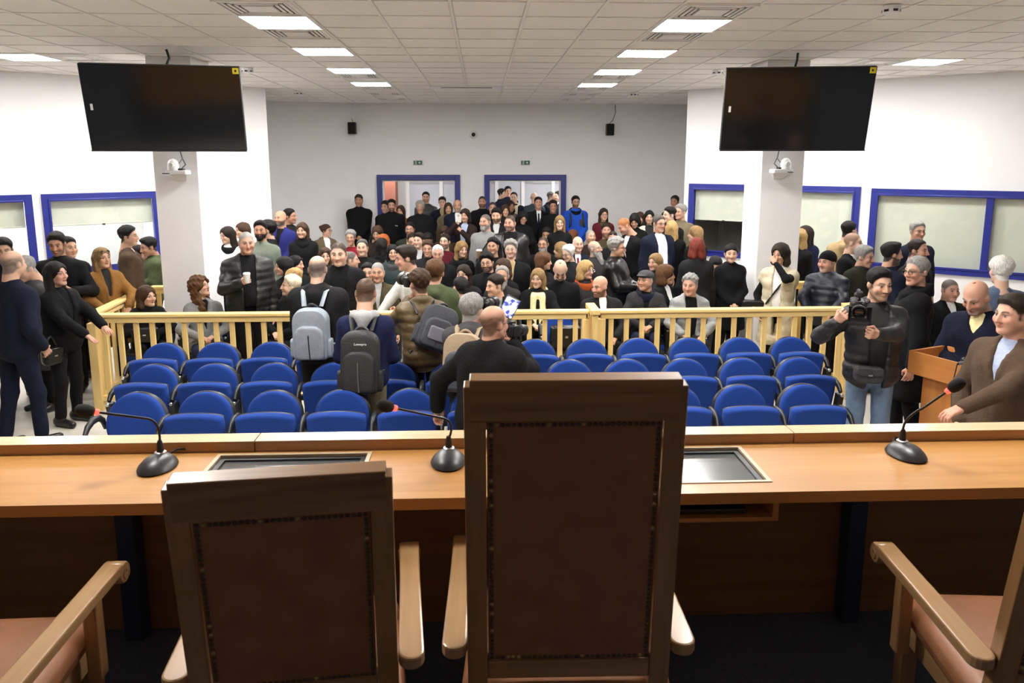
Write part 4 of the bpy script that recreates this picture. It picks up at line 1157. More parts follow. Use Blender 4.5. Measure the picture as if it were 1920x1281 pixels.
def P(x, y, hz, sex, bf, label, hf=None, hp=0, hr=0, sit=0, lean=0, side=0, top=('jacket', 'black'), shirt=None, leg='black', hair=('short', 'dark'), beard=None, gl=None,
      arms='down', arml=None, armr=None, skin=0, fat=0.0, head=None, hs=1.0, tie=None, scarf=None, hood=None, cap=None, group=None, lod=None, step=0, shades=0, shoe='black', th=1.0, hoodc=None, strap=None, opn=None, collar=None, vz=None):
    """x,y,hz: top of the head in the hall; bf/hf: where body/head face (0 = the bench, 90 = to the right of the picture)"""
    global NPERS
    NPERS += 1
    rng = random.Random(1000+NPERS)
    nph = rng.uniform(0, 6)
    fem = sex == 'f'
    if hf is None: hf = bf
    if lod is None: lod = 0 if y < 8.6 else (1 if y < 12.6 else 2)
    if head is None: head = rng.choice(['f1', 'f2'] if fem else ['m1', 'm2', 'm3'])
    vox = (.0185, .025, .034)[lod]
    le_ = rad(lean); si = rad(side)
    hsz = hs*(.965 if fem else 1.0)
    # ---- stature from the required height of the head
    toph = .117*hsz
    ca = cos(le_)*cos(si)
    if sit:
        s = (hz-.52-toph)/(.70*ca+.0)
        s = min(1.2, max(.80, s)); pz = hz-toph-.70*s*ca
    else:
        s = (hz-toph)/(.93+.70*ca); pz = .93*s
    R = Rx(-le_) @ Ry(si)
    pel = V3(0, 0, pz)
    def tp(a, b, c): return pel + R @ (V3(a, b, c)*s)
    neckp = tp(0, -.012, .555)
    hR = Rz(rad(hf-bf)) @ Rx(rad(-hp)) @ Ry(rad(hr))
    headc = neckp + hR @ V3(0, .03, .15)*s*.98
    headc[2] = hz-toph*(1 if abs(hp) < 12 else .93)
    # root so that the head centre comes to (x,y)
    th0 = rad(bf+180); Rw = Rz(th0)
    off = Rw @ headc
    root = V3(x-off[0], y-off[1], 0)
    # ---- limbs
    shw = (.163 if fem else .193)*s+fat*.35
    sh = {q: tp(0, -.005, .436) + R @ V3(q*shw, 0, 0) for q in (-1, 1)}
    l1, l2 = .285*s, .255*s
    elb = {}; wri = {}; hinfo = {}
    for q, spec in ((-1, arml or arms), (1, armr or arms)):
        if isinstance(spec, str): spec = ARMS[spec]
        tgt, hint, pal, pose = spec
        T = V3(q*tgt[0]*(1 if tgt[0] < 0 else 1), tgt[1], tgt[2])*s
        if sit and tgt[2] > .75: T[2] = T[2]-(.93*s-pz)
        elif sit: T[2] = tgt[2]
        if not sit and lean and not isinstance(arml or arms, tuple): T = pel+R @ (T-pel) if tgt[2] > .99 else T
        if tgt[1] > .04 and fat: T[1] += fat*.8
        e, wv = ik(sh[q], T, l1, l2, V3(q*hint[0], hint[1], hint[2]))
        elb[q] = e; wri[q] = wv; hinfo[q] = (V3(q*pal[0], pal[1], pal[2]), pose)
    hip = {q: pel+V3(q*.088*s, 0, -.02) for q in (-1, 1)}
    kne = {}; ank = {}
    for q in (-1, 1):
        if sit:
            kne[q] = V3(q*(.11+fat*.3), .43*s, pz+.01); ank[q] = V3(q*.11, .43*s+.04, .085)
        else:
            st = step*q
            kne[q] = V3(q*.10*s, .02+st*.6, .49*s); ank[q] = V3(q*.105*s, -.02+st*1.0, .085)
    col_skin = SKINS[skin % len(SKINS)]
    # ---- body mesh (head, hands, continuous core)
    def core(Pn):
        pr = [(tp(-.05, 0, .02), tp(.05, 0, .02), .095*s, .095*s), (tp(-.05, 0, .1), tp(-.07, 0, .38), .085*s, .085*s), (tp(.05, 0, .1), tp(.07, 0, .38), .085*s, .085*s), (tp(0, -.01, .44), neckp, .07*s, .042)]
        for q in (-1, 1):
            pr += [(sh[q]*.92+tp(0, 0, .44)*.08, elb[q], .040, .034), (elb[q], wri[q], .033, .023), (hip[q], kne[q], .062, .045), (kne[q], ank[q], .045, .032), (ank[q]-V3(0, .02, .02), ank[q]+V3(0, .11, -.045), .028, .022)]
        return union(Pn, pr, .03)
    pts = np.array([pel, neckp, *elb.values(), *wri.values(), *kne.values(), *ank.values(), *sh.values()])
    lo = pts.min(0)-.16; hi = pts.max(0)+.16; lo[2] = -.03
    bV, bQ = mesh_sdf(core, lo, hi, .058)
    hV, hQ, hT = head_template(head, lod)
    asym = 1+.02*(rng.random()-.5)
    hsv = V3(hsz*asym, hsz, hsz)
    style, hcol = (hair if hair else ('bald', 'dark'))
    brow = hcol if hcol in ('black', 'dark', 'brown', 'dgrey', 'grey', 'chest') else 'brown'
    tone = tuple(np.clip(np.array(col_skin)*rng.uniform(.93, 1.07), 0, 1))
    hCol = head_colors(hV, head, tone, hcol, beard, brow, style)
    hW = (hR @ (hV*hsv).T).T + headc
    Vs = [bV, hW]; Cs = [np.tile(np.array(tone, np.float32), (len(bV), 1)), hCol]
    Qs = [bQ, hQ+len(bV)]; Ts = [hT+len(bV)]
    n = len(bV)+len(hW)
    for q in (-1, 1):
        pn, pose = hinfo[q]
        tV, tQ = hand_template(pose, min(2, lod))
        zz = wri[q]-elb[q]; zz = zz/np.linalg.norm(zz)
        yy = pn-zz*float(pn@zz); yy = yy/max(1e-6, np.linalg.norm(yy))
        xx = np.cross(zz, yy)*q
        Mh = np.stack([xx, yy, zz], 1)
        hh = (Mh @ (tV*.96*s*(.93 if fem else 1)).T).T + wri[q]
        Vs.append(hh); Cs.append(np.tile(np.array(tone, np.float32)*V3(1.0, .93, .92), (len(hh), 1)))
        Qs.append((tQ if q > 0 else tQ[:, ::-1])+n); n += len(hh)
    V = np.vstack(Vs); Cl = np.vstack(Cs)
    body = new_obj('person', V, [np.vstack(Qs), np.vstack(Ts)], SKIN, smooth=180)
    ca_ = body.data.color_attributes.new('Col', 'FLOAT_COLOR', 'POINT')
    ca_.data.foreach_set('color', np.concatenate([Cl, np.ones((len(Cl), 1))], 1).astype(np.float32).ravel())
    body.location = tuple(float(v) for v in root); body.rotation_euler = (0, 0, th0)
    tag(body, label, 'person', group or ('people seated behind the railing' if sit else 'people standing in the hall'))
    def child(name, Vv, Qv, m, par=None): 
        if len(Vv) == 0: return None
        return new_obj(name, Vv, [Qv], m, par or body, smooth=180)
    # ---- upper garment
    tt, tc = top[0], top[1]
    kind = {'puffer': 'puff', 'vest': 'puff', 'leather': 'leather', 'sweater': 'knit', 'fur': 'fur'}.get(tt, 'cloth')
    inf = {'puffer': .027, 'vest': .028, 'parka': .034, 'jacket': .029, 'leather': .031, 'coat': .031, 'blazer': .023, 'sweater': .012, 'shirt': .009, 'hoodie': .022, 'fur': .04}[tt]+fat*.2
    hem = {'coat': -.42, 'parka': -.20, 'puffer': -.16, 'vest': -.42, 'blazer': -.16, 'sweater': -.06, 'shirt': -.05, 'hoodie': -.10}.get(tt, -.10)
    if sit: hem = max(hem, -.085)
    cw, ww = (.074, .052) if fem else (.088, .070)
    def torso(Pt, inf):
        f = fat
        pr = [((-ww, 0, .13), (-cw, .0, .36), .098+f*.7, .105+f*.4), ((ww, 0, .13), (cw, .0, .36), .098+f*.7, .105+f*.4),
              ((-shw/s*.84, -.005, .430), (shw/s*.84, -.005, .430), .058, .058), ((0, -.014, .482), (-shw/s*.80, -.008, .434), .052, .052), ((0, -.014, .482), (shw/s*.80, -.008, .434), .052, .052), ((0, -.01, .42), (0, -.014, .50), .075, .052),
              ((-.062, 0, .0), (.062, 0, .0), .118+f*.5, .118+f*.5), ((0, .03+f*.7, .12), (0, .025, .26), .10+f*1.1, .10+f*.6)]
        if fem: pr += [((-.062, .062, .33), (-.055, .05, .30), .058, .05), ((.062, .062, .33), (.055, .05, .30), .058, .05)]
        else: pr += [((-.06, .03, .36), (.06, .03, .36), .085, .085)]
        return union(Pt, [(a, b, c+inf/s, d_+inf/s) for a, b, c, d_ in pr], .05)*s
    ti = inf
    def top_fn(Pn):
        Pt = (Pn-pel) @ R / s
        d = torso(Pt, ti)
        if hem < -.2 and not sit:
            d = smin(d, union(Pn, [(pel+V3(q*.05, 0, .0), pel+V3(q*.075, 0, hem*s), .118*s+ti+fat*.4, .128*s+ti+fat*.3) for q in (-1, 1)], .06), .04)
        if sit:
            d = smin(d, union(Pn, [(hip[q], hip[q]*.55+kne[q]*.45, .10*s+ti*.6+fat*.4, .085*s+ti*.4) for q in (-1, 1)], .04), .04)
        else:
            d = np.maximum(d, hem*s-(Pn[:, 2]-pz))
        if tt != 'vest':
            ar = []
            for q in (-1, 1):
                e_, w_ = elb[q], wri[q]
                ar += [(sh[q]-R @ V3(q*.02, 0, .012), e_, .056*s+ti*.55, .046*s+ti*.6), (e_, e_+(w_-e_)*.93, .045*s+ti*.6, .034*s+ti*.55)]
            da = union(Pn, ar, .022)
        else:
            da = union(Pn, [(sh[q]-R @ V3(q*.02, 0, .012), sh[q]*.8+elb[q]*.2, .06*s+ti*.6, .058*s+ti*.5) for q in (-1, 1)], .02)
        # collar
        cr = {'jacket': (.070, .020, 0.495), 'puffer': (.078, .030, 0.505), 'vest': (.082, .03, 0.500), 'parka': (.08, .03, 0.500), 'leather': (.074, .022, 0.500), 'coat': (.074, .022, 0.500), 'blazer': (.068, .014, 0.490), 'sweater': (.060, .012, 0.495), 'shirt': (.060, .012, 0.505), 'hoodie': (.075, .024, 0.490), 'fur': (.085, .04, 0.490)}[tt]
        rr = np.sqrt(Pt[:, 0]**2+(Pt[:, 1]+.012)**2)
        tor = np.sqrt((rr-cr[0])**2+np.clip(np.abs(Pt[:, 2]-cr[2]+Pt[:, 1]*.35)-cr[1]*.6, 0, 9)**2)-cr[1]
        d = smin(d, tor*s, .012)
        if hood or tt in ('parka', 'hoodie'):
            hd = union(Pt, [((-.085, -.05, .50), (0, -.115, .485), .036, .052), ((.085, -.05, .50), (0, -.115, .485), .036, .052), ((0, -.12, .49), (0, -.125, .40), .045, .03)], .04)
            if hoodc is None: d = smin(d, hd*s, .02)
        if tt in ('puffer', 'vest'):
            w_ = np.abs(np.sin(pi*(Pn[:, 2]-pz)/(.078 if tt == 'puffer' else .13)))
            d = d-.016*(w_**.5-.7); da = da-.012*(w_**.5-.7)
        wb_ = wob(Pn, nph, 21, .0035)+wob(Pn, nph*2, 43, .0016)
        d = d+wb_; da = da+wb_
        if shirt is not None:
            v0 = (-.3 if opn else (.16 if vz is None else vz))
            wv = np.clip((Pt[:, 2]-v0)/(.50-v0), 0, 1)*(.046 if not opn else .02)+(opn or 0)*(Pt[:, 2] > v0)
            wedge = np.minimum(np.minimum(wv-np.abs(Pt[:, 0]+.006), Pt[:, 1]-.015), .62-Pt[:, 2])*s
            d = np.maximum(d, wedge)
            if tt in ('blazer', 'coat', 'jacket'):
                e_ = np.abs(Pt[:, 0]+.006)-wv; d = d-.007*((e_ > .004) & (e_ < .034) & (Pt[:, 1] > .03) & (Pt[:, 2] > v0) & (Pt[:, 2] < .5))
        return smin(d, da, .022)
    ap = [*elb.values(), *wri.values(), *sh.values(), tp(0, 0, .56), pel+V3(0, 0, hem*s if not sit else 0)]
    if sit: ap += [hip[1]*.5+kne[1]*.5]
    ap = np.array(ap); mg = .16+ti+fat
    lo = np.minimum(ap.min(0), pel-V3(.14, .1, -.0))-mg*.7; hi = np.maximum(ap.max(0), pel+V3(.14, .1, 0))+mg*.7
    lo[2] = max(lo[2], .02)
    gV, gQ = mesh_sdf(top_fn, lo, hi, vox)
    gname = {'puffer': 'puffer_jacket', 'vest': 'padded_vest', 'leather': 'leather_jacket', 'fur': 'fur_jacket'}.get(tt, tt)
    child(gname, gV, gQ, fabric(tc, kind))
    if tt == 'vest':
        def sl_fn(Pn):
            ar = []
            for q in (-1, 1): ar += [(sh[q]-R @ V3(q*.02, 0, .012), elb[q], .058*s, .050*s), (elb[q], elb[q]+(wri[q]-elb[q])*.9, .048*s, .036*s)]
            return union(Pn, ar, .02)+wob(Pn, nph, 30, .003)
        sV, sQ = mesh_sdf(sl_fn, lo, hi, vox); child('sleeves', sV, sQ, fabric(top[2] if len(top) > 2 else 'black'))
    if hoodc is not None:
        def hd_fn(Pn):
            Pt = (Pn-pel) @ R / s
            d = union(Pt, [((-.085, -.045, .525), (0, -.115, .51), .038, .055), ((.085, -.045, .525), (0, -.115, .51), .038, .055), ((0, -.125, .51), (0, -.145, .40), .055, .03), ((-.06, .05, .50), (-.09, -.04, .525), .02, .034), ((.06, .05, .50), (.09, -.04, .525), .02, .034)], .035)*s
            return d+wob(Pn, nph, 40, .003)
        a = tp(0, -.05, .5); sV, sQ = mesh_sdf(hd_fn, a-.24, a+.22, vox*.85); child('hood', sV, sQ, fabric(hoodc, 'knit'))
    if shirt is not None:
        def sh_fn(Pn):
            Pt = (Pn-pel) @ R / s
            d = torso(Pt, max(.003, ti-.013))
            rr = np.sqrt(Pt[:, 0]**2+(Pt[:, 1]+.012)**2)
            tor = np.sqrt((rr-.058)**2+np.clip(np.abs(Pt[:, 2]-.53+Pt[:, 1]*.35)-.008, 0, 9)**2)-.009
            d = smin(d, tor*s, .008)
            return np.maximum(d, (.02-Pt[:, 2])*s)+wob(Pn, nph, 40, .0018)
        a = tp(0, 0, .0); b = tp(0, 0, .58); lo2 = np.minimum(a, b)-V3(.24, .24, .05)-fat; hi2 = np.maximum(a, b)+V3(.24, .26, .03)+fat
        sV, sQ = mesh_sdf(sh_fn, lo2, hi2, vox*1.25); child('shirt', sV, sQ, fabric(shirt))
    if tie:
        pth = [tp(0, .085+fat*.5, .495), tp(0, .118+fat*.9, .44), tp(0, .138+fat*1.2, .34), tp(0, .142+fat*1.5, .24), tp(0, .142+fat*1.5, .18)]
        mb = MB().tube(pth, [.016, .015, .02, .026, .03], 8, flat=.35); mb.obj('tie', fabric(tie), body, smooth=60)
    if scarf:
        def sc_fn(Pn):
            Pt = (Pn-pel) @ R / s
            rr = np.sqrt(Pt[:, 0]**2+(Pt[:, 1]+.005)**2)
            d = np.sqrt((rr-.098)**2+np.clip(np.abs(Pt[:, 2]-.505+Pt[:, 1]*.38)-.016, 0, 9)**2)-.036
            d = smin(d, union(Pt, [((-.06, .11, .47), (-.06, .20+fat, .14), .040, .048), ((.06, .11, .47), (.06, .20+fat, .12), .040, .048)], .02), .02) if scarf[1] else d
            return (d+wob(Pt, nph, 45, .005)*.8)*s
        a = tp(0, 0, .08); b = tp(0, 0, .6); sV, sQ = mesh_sdf(sc_fn, np.minimum(a, b)-V3(.19, .16, .02), np.maximum(a, b)+V3(.19, .27, .02), vox*.8); child('scarf', sV, sQ, fabric(scarf[0], 'knit'))
    if strap:
        sg = strap[1]
        pth = [tp(sg*.14, -.10, .42), tp(sg*.125, -.03, .515), tp(sg*.11, .07, .48), tp(sg*.02, .16+fat, .30), tp(-sg*.10, .15+fat, .12), tp(-sg*.19, .04, .0)]
        MB().tube(pth, .018, 6, flat=.3).obj('bag_strap', fabric(strap[0]), body, smooth=60)
    # ---- trousers and shoes
    def leg_fn(Pn):
        pr = [(pel+V3(-.06, 0, .02), pel+V3(.06, 0, .02), .118*s+fat*.5, .118*s+fat*.5)]
        for q in (-1, 1): pr += [(hip[q], kne[q], .090*s+fat*.3, .066*s), (kne[q], ank[q]+V3(0, 0, .02), .066*s, .056*s)]
        return union(Pn, pr, .03)+wob(Pn, nph+1, 26, .004)
    ap = np.array([pel, *kne.values(), *ank.values()]); lo = ap.min(0)-V3(.19, .17, .03)-fat*.5; hi = ap.max(0)+V3(.19, .17, .17)+fat*.5
    lV, lQ = mesh_sdf(leg_fn, lo, hi, vox*(1.2 if y < 7.6 else 1.6)); child('trousers', lV, lQ, fabric(leg))
    for q in (-1, 1):
        a = ank[q]
        def shoe_fn(Pn):
            d = union(Pn, [(V3(a[0], a[1]-.035, .045), V3(a[0]+q*.012, a[1]+.15, .036), .044, .036), (V3(a[0], a[1]-.03, .07), V3(a[0], a[1]+.0, .10), .042, .04)], .03)
            return np.maximum(d, .001-Pn[:, 2])
        sV, sQ = mesh_sdf(shoe_fn, (a[0]-.07, a[1]-.1, -.012), (a[0]+.08, a[1]+.22, .16), vox*(.9 if y < 7.6 else 1.2)); child('shoe', sV, sQ, fabric(shoe, 'leather'))
    # ---- hair, caps, glasses, beard
    def place(Vv): return (hR @ (Vv*hsv).T).T+headc
    if style not in ('bald', 'buzz', 'crop', 'horseshoe'):
        hvox = (.0088, .0125, .0165)[lod]
        lo_z = -.33 if style in ('long', 'curly', 'wavy', 'straight', 'longback') else (-.19 if style in ('bob', 'pony') else -.11)
        lv, lq = mesh_sdf(lambda Pn: hair_sdf(Pn, style, random.Random(NPERS), th), (-.16, -.19, lo_z), (.16, .14, .17), hvox)
        if len(lv): child('hair', place(lv), lq, hairmat(hcol))
    if cap:
        lv, lq = mesh_sdf(lambda Pn: hair_sdf(Pn, cap[0], random.Random(1)), (-.13, -.16, -.06), (.13, .19, .16), .008)
        child({'flatcap': 'flat_cap', 'beanie': 'beanie'}[cap[0]], place(lv), lq, fabric(cap[1], 'knit'))
    if beard and len(beard) > 2:
        L_ = beard[2]
        def bd(Pn):
            d = union(Pn, [((0, .062, -.085), (0, .075, -.105-L_), .042, .02+L_*.12), ((-.04, .03, -.075), (0, .07, -.10-L_*.7), .03, .03), ((.04, .03, -.075), (0, .07, -.10-L_*.7), .03, .03)], .03)
            d = d+wob(Pn, nph, 70, .003)
            return np.maximum(d, -(ell(Pn, (0, .10, -.045), (.026, .03, .034))))
        lv, lq = mesh_sdf(bd, (-.1, -.02, -.15-L_), (.1, .14, -.02), (.008, .0095, .012)[lod])
        child('beard', place(lv), lq, hairmat(beard[0]))
    if gl or shades:
        g = MB(); zz = .0 if gl else .075; yy = .108 if gl else .082
        Mg = Matrix.Identity(4)
        for q in (-1, 1):
            ring = [V3(q*.033+.0225*cos(a), yy-.004*abs(cos(a)), zz-.004+.0175*sin(a)) for a in [2*pi*k/12 for k in range(13)]]
            rp = place(np.array(ring)); g.tube([tuple(p) for p in rp], .0022, 5, cap=False)
            tpn = place(np.array([V3(q*.056, yy-.008, zz+.002), V3(q*.080, .02, zz+.004), V3(q*.080, -.02, zz-.006)])); g.tube([tuple(p) for p in tpn], .0020, 5)
            if shades:
                lp = place(np.array([V3(q*.033+.021*cos(2*pi*k/10), yy, zz-.004+.016*sin(2*pi*k/10)) for k in range(10)])); g.add([tuple(p) for p in lp], [tuple(range(10))])
        br = place(np.array([V3(-.011, yy+.002, zz+.002), V3(0, yy+.004, zz+.005), V3(.011, yy+.002, zz+.002)])); g.tube([tuple(p) for p in br], .0022, 5)
        g.obj('sunglasses' if shades else 'glasses', BLACKPL if gl != 2 else STEEL, body, smooth=60)
    # info for things held
    def world(p): q_ = Rw @ np.asarray(p, np.float32)+root; return Vector((float(q_[0]), float(q_[1]), float(q_[2])))
    return dict(obj=body, rz=th0, hand={q: world(wri[q]+(wri[q]-elb[q])/np.linalg.norm(wri[q]-elb[q])*.085*s) for q in (-1, 1)}, tp=lambda a, b, c: world(tp(a, b, c)), s=s, Rl=R, head=world(headc), lean=le_, root=root, fat=fat, inf=inf)

# ------------------------------------------------------------------ the people: x, y and height of the top of the head in the hall
PP = []
# left, outside the railing
PP.append(P(-5.03, 8.01, 1.78, 'm', 40, "person in black jacket half cut off by the left edge", top=('jacket','black'),hair=('short','black'),arms='down',hf=30,hp=10))
PP.append(P(-4.17, 6.75, 1.8, 'm', 150, "person in dark navy suit with back turned, leftmost foreground", top=('blazer','navy'),leg='navy',hair=('horseshoe','dgrey'),lean=4,hf=165,step=.10,fat=.03,arms='pocket',lod=0))
PP.append(P(-4.62, 7.66, 1.62, 'm', -30, "person in grey coat hidden behind the navy suit at left", top=('coat','dgrey'),hair=('receding','grey'),hp=20))
PP.append(P(-4.64, 8.30, 1.8, 'm', 15, "person in black coat lowering a camera, strap on shoulder, at left", top=('jacket','black'),hair=('quiff','black'),beard=('dark',.6),hp=14,armr=((.16,.30,1.12),(.8,-.3,-1),(-.6,-.4,.5),'grip'),arml=((.16,.30,1.16),(.9,-.2,-1),(-.3,-1,0),'grip'),strap=('black',1),lod=0,skin=1))
PP.append(P(-4.78, 8.78, 1.71, 'm', 60, "person in black jacket hidden behind the camera holder at left", top=('jacket','black'),hair=('short','black')))
PP.append(P(-4.10, 7.28, 1.62, 'f', 72, "person in black suit leaning both hands on the railing corner", top=('blazer','black'),leg='black',hair=('straight','black'),hf=75,hp=-6,armr=((.10,.44,1.0),(1,-.3,-.4),(0,0,-1),'flat'),arml=((.10,.46,1.06),(1,-.3,-.4),(0,0,-1),'flat'),lod=0,fat=.015,skin=3,shirt='black'))
PP.append(P(-4.33, 8.63, 1.6, 'f', 45, "person in camel coat resting hands on the left side railing", top=('coat','camel'),shirt='char',hair=('long','dblond'),hf=55,hp=-6,shades=1,arms='rail',lod=0,skin=0))
PP.append(P(-4.45, 9.57, 1.76, 'm', 110, "person in brown blazer in profile beside the left window", top=('blazer','suit'),shirt='white',hair=('thick','black'),hf=95,lod=1))
PP.append(P(-4.68, 10.30, 1.44, 'm', 60, "person in burgundy jacket between brown blazer and green parka", top=('jacket','burg'),hair=('short','black'),hf=120))
PP.append(P(-4.47, 10.15, 1.55, 'm', -55, "person in green parka holding a camera by the left pillar", top=('parka','parka'),hair=('quiff','black'),hf=-50,hp=12,arms='hold',skin=3,lod=1))
# behind the railing, left
PP.append(P(-3.79, 8.46, 1.18, 'f', 30, "person in black seated behind the left end of the railing with phone", sit=1,top=('coat','black'),hair=('bob','brown'),hf=62,hp=-5,lean=12,arms='lap',lod=0))
PP.append(P(-3.19, 8.46, 1.28, 'f', 25, "person in grey blazer seated by the left pillar, looking up right", sit=1,top=('blazer','grey'),shirt='black',leg='dkjean',hair=('curly','chest'),hf=75,hp=-18,arms='lap',lod=0,skin=0))
PP.append(P(-2.63, 8.42, 1.8, 'm', 18, "person in black puffer jacket standing with a white cup", top=('puffer','black'),shirt='black',opn=.05,hair=('crop','grey'),hf=25,hp=5,fat=.045,armr=((.07,.29,1.24),(.9,-.2,-1),(-.8,-.3,.3),'grip'),lod=0,skin=3,head='m2',leg='black'))
PP.append(P(-3.58, 10.62, 1.66, 'f', 0, "person in white jacket and black scarf beside the left pillar", top=('jacket','white'),scarf=('black',0),hair=('long','dark'),hf=-38,hp=6,skin=4))
PP.append(P(-3.59, 11.33, 1.66, 'f', -40, "person in light top behind the black puffer jacket", top=('jacket','cream'),hair=('long','brown'),hf=-55))
PP.append(P(-2.97, 10.13, 1.78, 'm', 5, "person in sage green shirt standing left of the blue blazer", top=('shirt','sage'),hair=('quiff','black'),beard=('black',.9,.012),arms='down',skin=2))
PP.append(P(-3.06, 10.77, 1.72, 'm', -70, "person in black jacket behind the sage green shirt", top=('jacket','black'),hair=('curlyshort','black'),hf=-80))
PP.append(P(-3.18, 11.94, 1.8, 'm', -15, "person in bright navy blazer over black shirt at the wall corner", top=('blazer','blue'),shirt='black',hair=('bald','grey'),beard=('dgrey',.85),hf=-22,hp=-4,arms='clasp',skin=1))
PP.append(P(-3.12, 12.32, 1.8, 'm', 60, "person in dark jacket in profile behind the navy blazer", top=('jacket','coal'),hair=('short','black'),hf=78,skin=2))
PP.append(P(-2.69, 11.28, 1.66, 'f', 10, "person in black coat with hands joined near the grey wall", top=('coat','black'),scarf=('black',0),hair=('straight','brown'),hf=-5,arms='clasp'))
PP.append(P(-2.99, 14.48, 1.36, 'f', 30, "person in olive fur jacket with glasses looking right", sit=1,top=('fur','fur'),shirt='white',hair=('bun','brown'),gl=1,hf=72))
PP.append(P(-2.24, 12.81, 1.4, 'm', 0, "person in red sweater seated at the left back", sit=1,top=('sweater','red'),hair=('thick','grey'),skin=1,hp=3))
PP.append(P(-1.78, 11.14, 1.42, 'm', 0, "person in black zip jacket seated in front of the red sweater", sit=1,top=('jacket','black'),hair=('receding','dgrey'),skin=4,fat=.03))
PP.append(P(-1.54, 8.05, 1.72, 'm', 0, "large person in black jacket and tee facing the backpack wearers", top=('jacket','black'),shirt='black',opn=.06,hair=('crop','dark'),fat=.05,skin=4,head='m2',hp=4,hs=1.05,lod=0))
PP.append(P(-2.22, 10.60, 1.36, 'f', 15, "person in cream scarf mostly hidden behind the pale backpack wearer", sit=1,top=('jacket','brown'),scarf=('cream',0),hair=('straight','brown'),shades=1))
PP.append(P(-1.79, 10.20, 1.36, 'm', 80, "person in brown jacket turned right behind the large person", sit=1,top=('jacket','dbrown'),hair=('crop','dgrey'),hf=100))
PP.append(P(-2.54, 9.57, 1.36, 'f', -50, "person in black seated below the puffer jacket, looking left", sit=1,top=('coat','black'),hair=('bob','black'),hf=-65,skin=1))
PP.append(P(-2.55, 10.27, 1.29, 'f', 50, "person in black with sunglasses on the head, looking right", sit=1,top=('coat','black'),hair=('long','black'),shades=1,hf=75))
PP.append(P(-2.28, 9.00, 1.29, 'f', -120, "person in black with back turned behind the front row at left", sit=1,top=('jacket','black'),hair=('updo','blond')))
PP.append(P(-2.21, 8.59, 1.27, 'f', -20, "person in black zip jacket in the front row looking left", sit=1,top=('jacket','black'),hair=('thick','platinum'),hf=-68,hp=-6,arms='lap',lod=0,skin=4))
PP.append(P(-1.30, 9.27, 1.33, 'm', 0, "person in olive jacket and white collar staring ahead, front row", sit=1,top=('jacket','olive'),shirt='lgrey',hair=('crop','grey'),skin=1,hp=3,head='m2',lod=0))
PP.append(P(-1.51, 9.83, 1.24, 'm', 5, "person in dark jacket behind the olive jacket", sit=1,top=('jacket','dbrown'),hair=('short','black')))
PP.append(P(-0.81, 7.96, 1.68, 'm', -55, "person in pale grey blazer bending over the railing to the left", top=('blazer','pgrey'),shirt='white',hair=('quiff','dark'),hf=-82,lean=12,hp=8,armr=((.12,.50,1.02),(1,-.3,-.6),(0,0,-1),'flat'),arml='hold',skin=3,lod=0,hs=1.05))
# photographers in front of the railing
PP.append(P(-1.48, 6.73, 1.74, 'm', 178, "person in black hooded jacket wearing the pale grey backpack", top=('parka','coal'),hair=('horseshoe','dgrey'),fat=.035,leg='char',arms=((.14,.30,1.05),(.35,-.5,-1),(-1,0,0),'grip'),lod=0,group='photographers in front of the railing',skin=4,hp=10))
PP.append(P(-0.94, 6.00, 1.64, 'm', 178, "person in navy sweatshirt with light grey hood and khaki trousers", top=('hoodie','inavy'),hoodc='lgrey',hair=('crop','brown'),leg='khaki',arms=((.13,.30,1.08),(.35,-.5,-1),(-1,0,0),'grip'),lean=8,hp=16,lod=0,group='photographers in front of the railing'))
PP.append(P(-0.56, 6.61, 1.62, 'm', 196, "person in bronze padded jacket pressing a camera to the eye", top=('puffer','bronze'),hair=('spiky','brown'),arms='cam',lean=14,hf=212,hp=2,leg='navy',lod=0,group='photographers in front of the railing',skin=3))
PP.append(P(-0.46, 7.35, 1.61, 'm', 176, "person in green hooded parka standing close to the railing", top=('parka','parka'),hair=('thick','chest'),hf=172,leg='black',arms='hold',lod=0,group='photographers in front of the railing'))
PP.append(P(-0.08, 5.91, 1.52, 'm', 168, "person in slate hooded jacket wearing the tan backpack", top=('parka','dgrey'),hair=('thick','grey'),lean=16,hf=150,arms='cam',leg='char',lod=0,group='photographers in front of the railing',skin=3))
PP.append(P(0.08, 4.91, 1.63, 'm', 150, "person in black wool coat aiming a camera beside the tall chair", top=('coat','black'),hair=('horseshoe','brown'),hf=132,gl=1,armr=((.02,.30,1.42),(.9,-.1,-1),(-1,-.2,0),'grip'),arml=((.46,.02,.92),(.9,-.6,0),(-1,0,0),'relax'),lod=0,group='photographers in front of the railing',skin=3,leg='denim',lean=6,fat=.05))
# behind the railing, centre
PP.append(P(0.25, 9.07, 1.3, 'm', -15, "person in dark jacket behind the grey tee", sit=1,top=('jacket','char'),hair=('receding','grey'),beard=('grey',.9,.05),hf=-10,skin=1))
PP.append(P(0.15, 8.54, 1.27, 'm', -10, "person in black jacket over grey tee, front row, head turned left", sit=1,top=('jacket','black'),shirt='grey',opn=.04,hair=('fade','dark'),hf=-58,hp=4,lean=8,lod=0))
PP.append(P(-0.23, 9.19, 1.3, 'f', -5, "person in dark coat right of the green parka", sit=1,top=('coat','coal'),hair=('long','dark'),hf=-20))
PP.append(P(-0.25, 8.57, 1.25, 'f', -150, "person with back turned, black top, right of the green parka", sit=1,top=('jacket','black'),hair=('pony','black'),lod=1))
PP.append(P(0.07, 10.10, 1.33, 'm', -5, "person in black with round glasses seated mid crowd", sit=1,top=('jacket','black'),shirt='black',hair=('curlyshort','black'),beard=('dark',.8),gl=1,hf=-12,hp=4,hr=6))
PP.append(P(0.27, 9.64, 1.31, 'f', -40, "person in black hidden behind the dark jacket, front centre", sit=1,top=('coat','black'),hair=('bob','brown'),hf=-50))
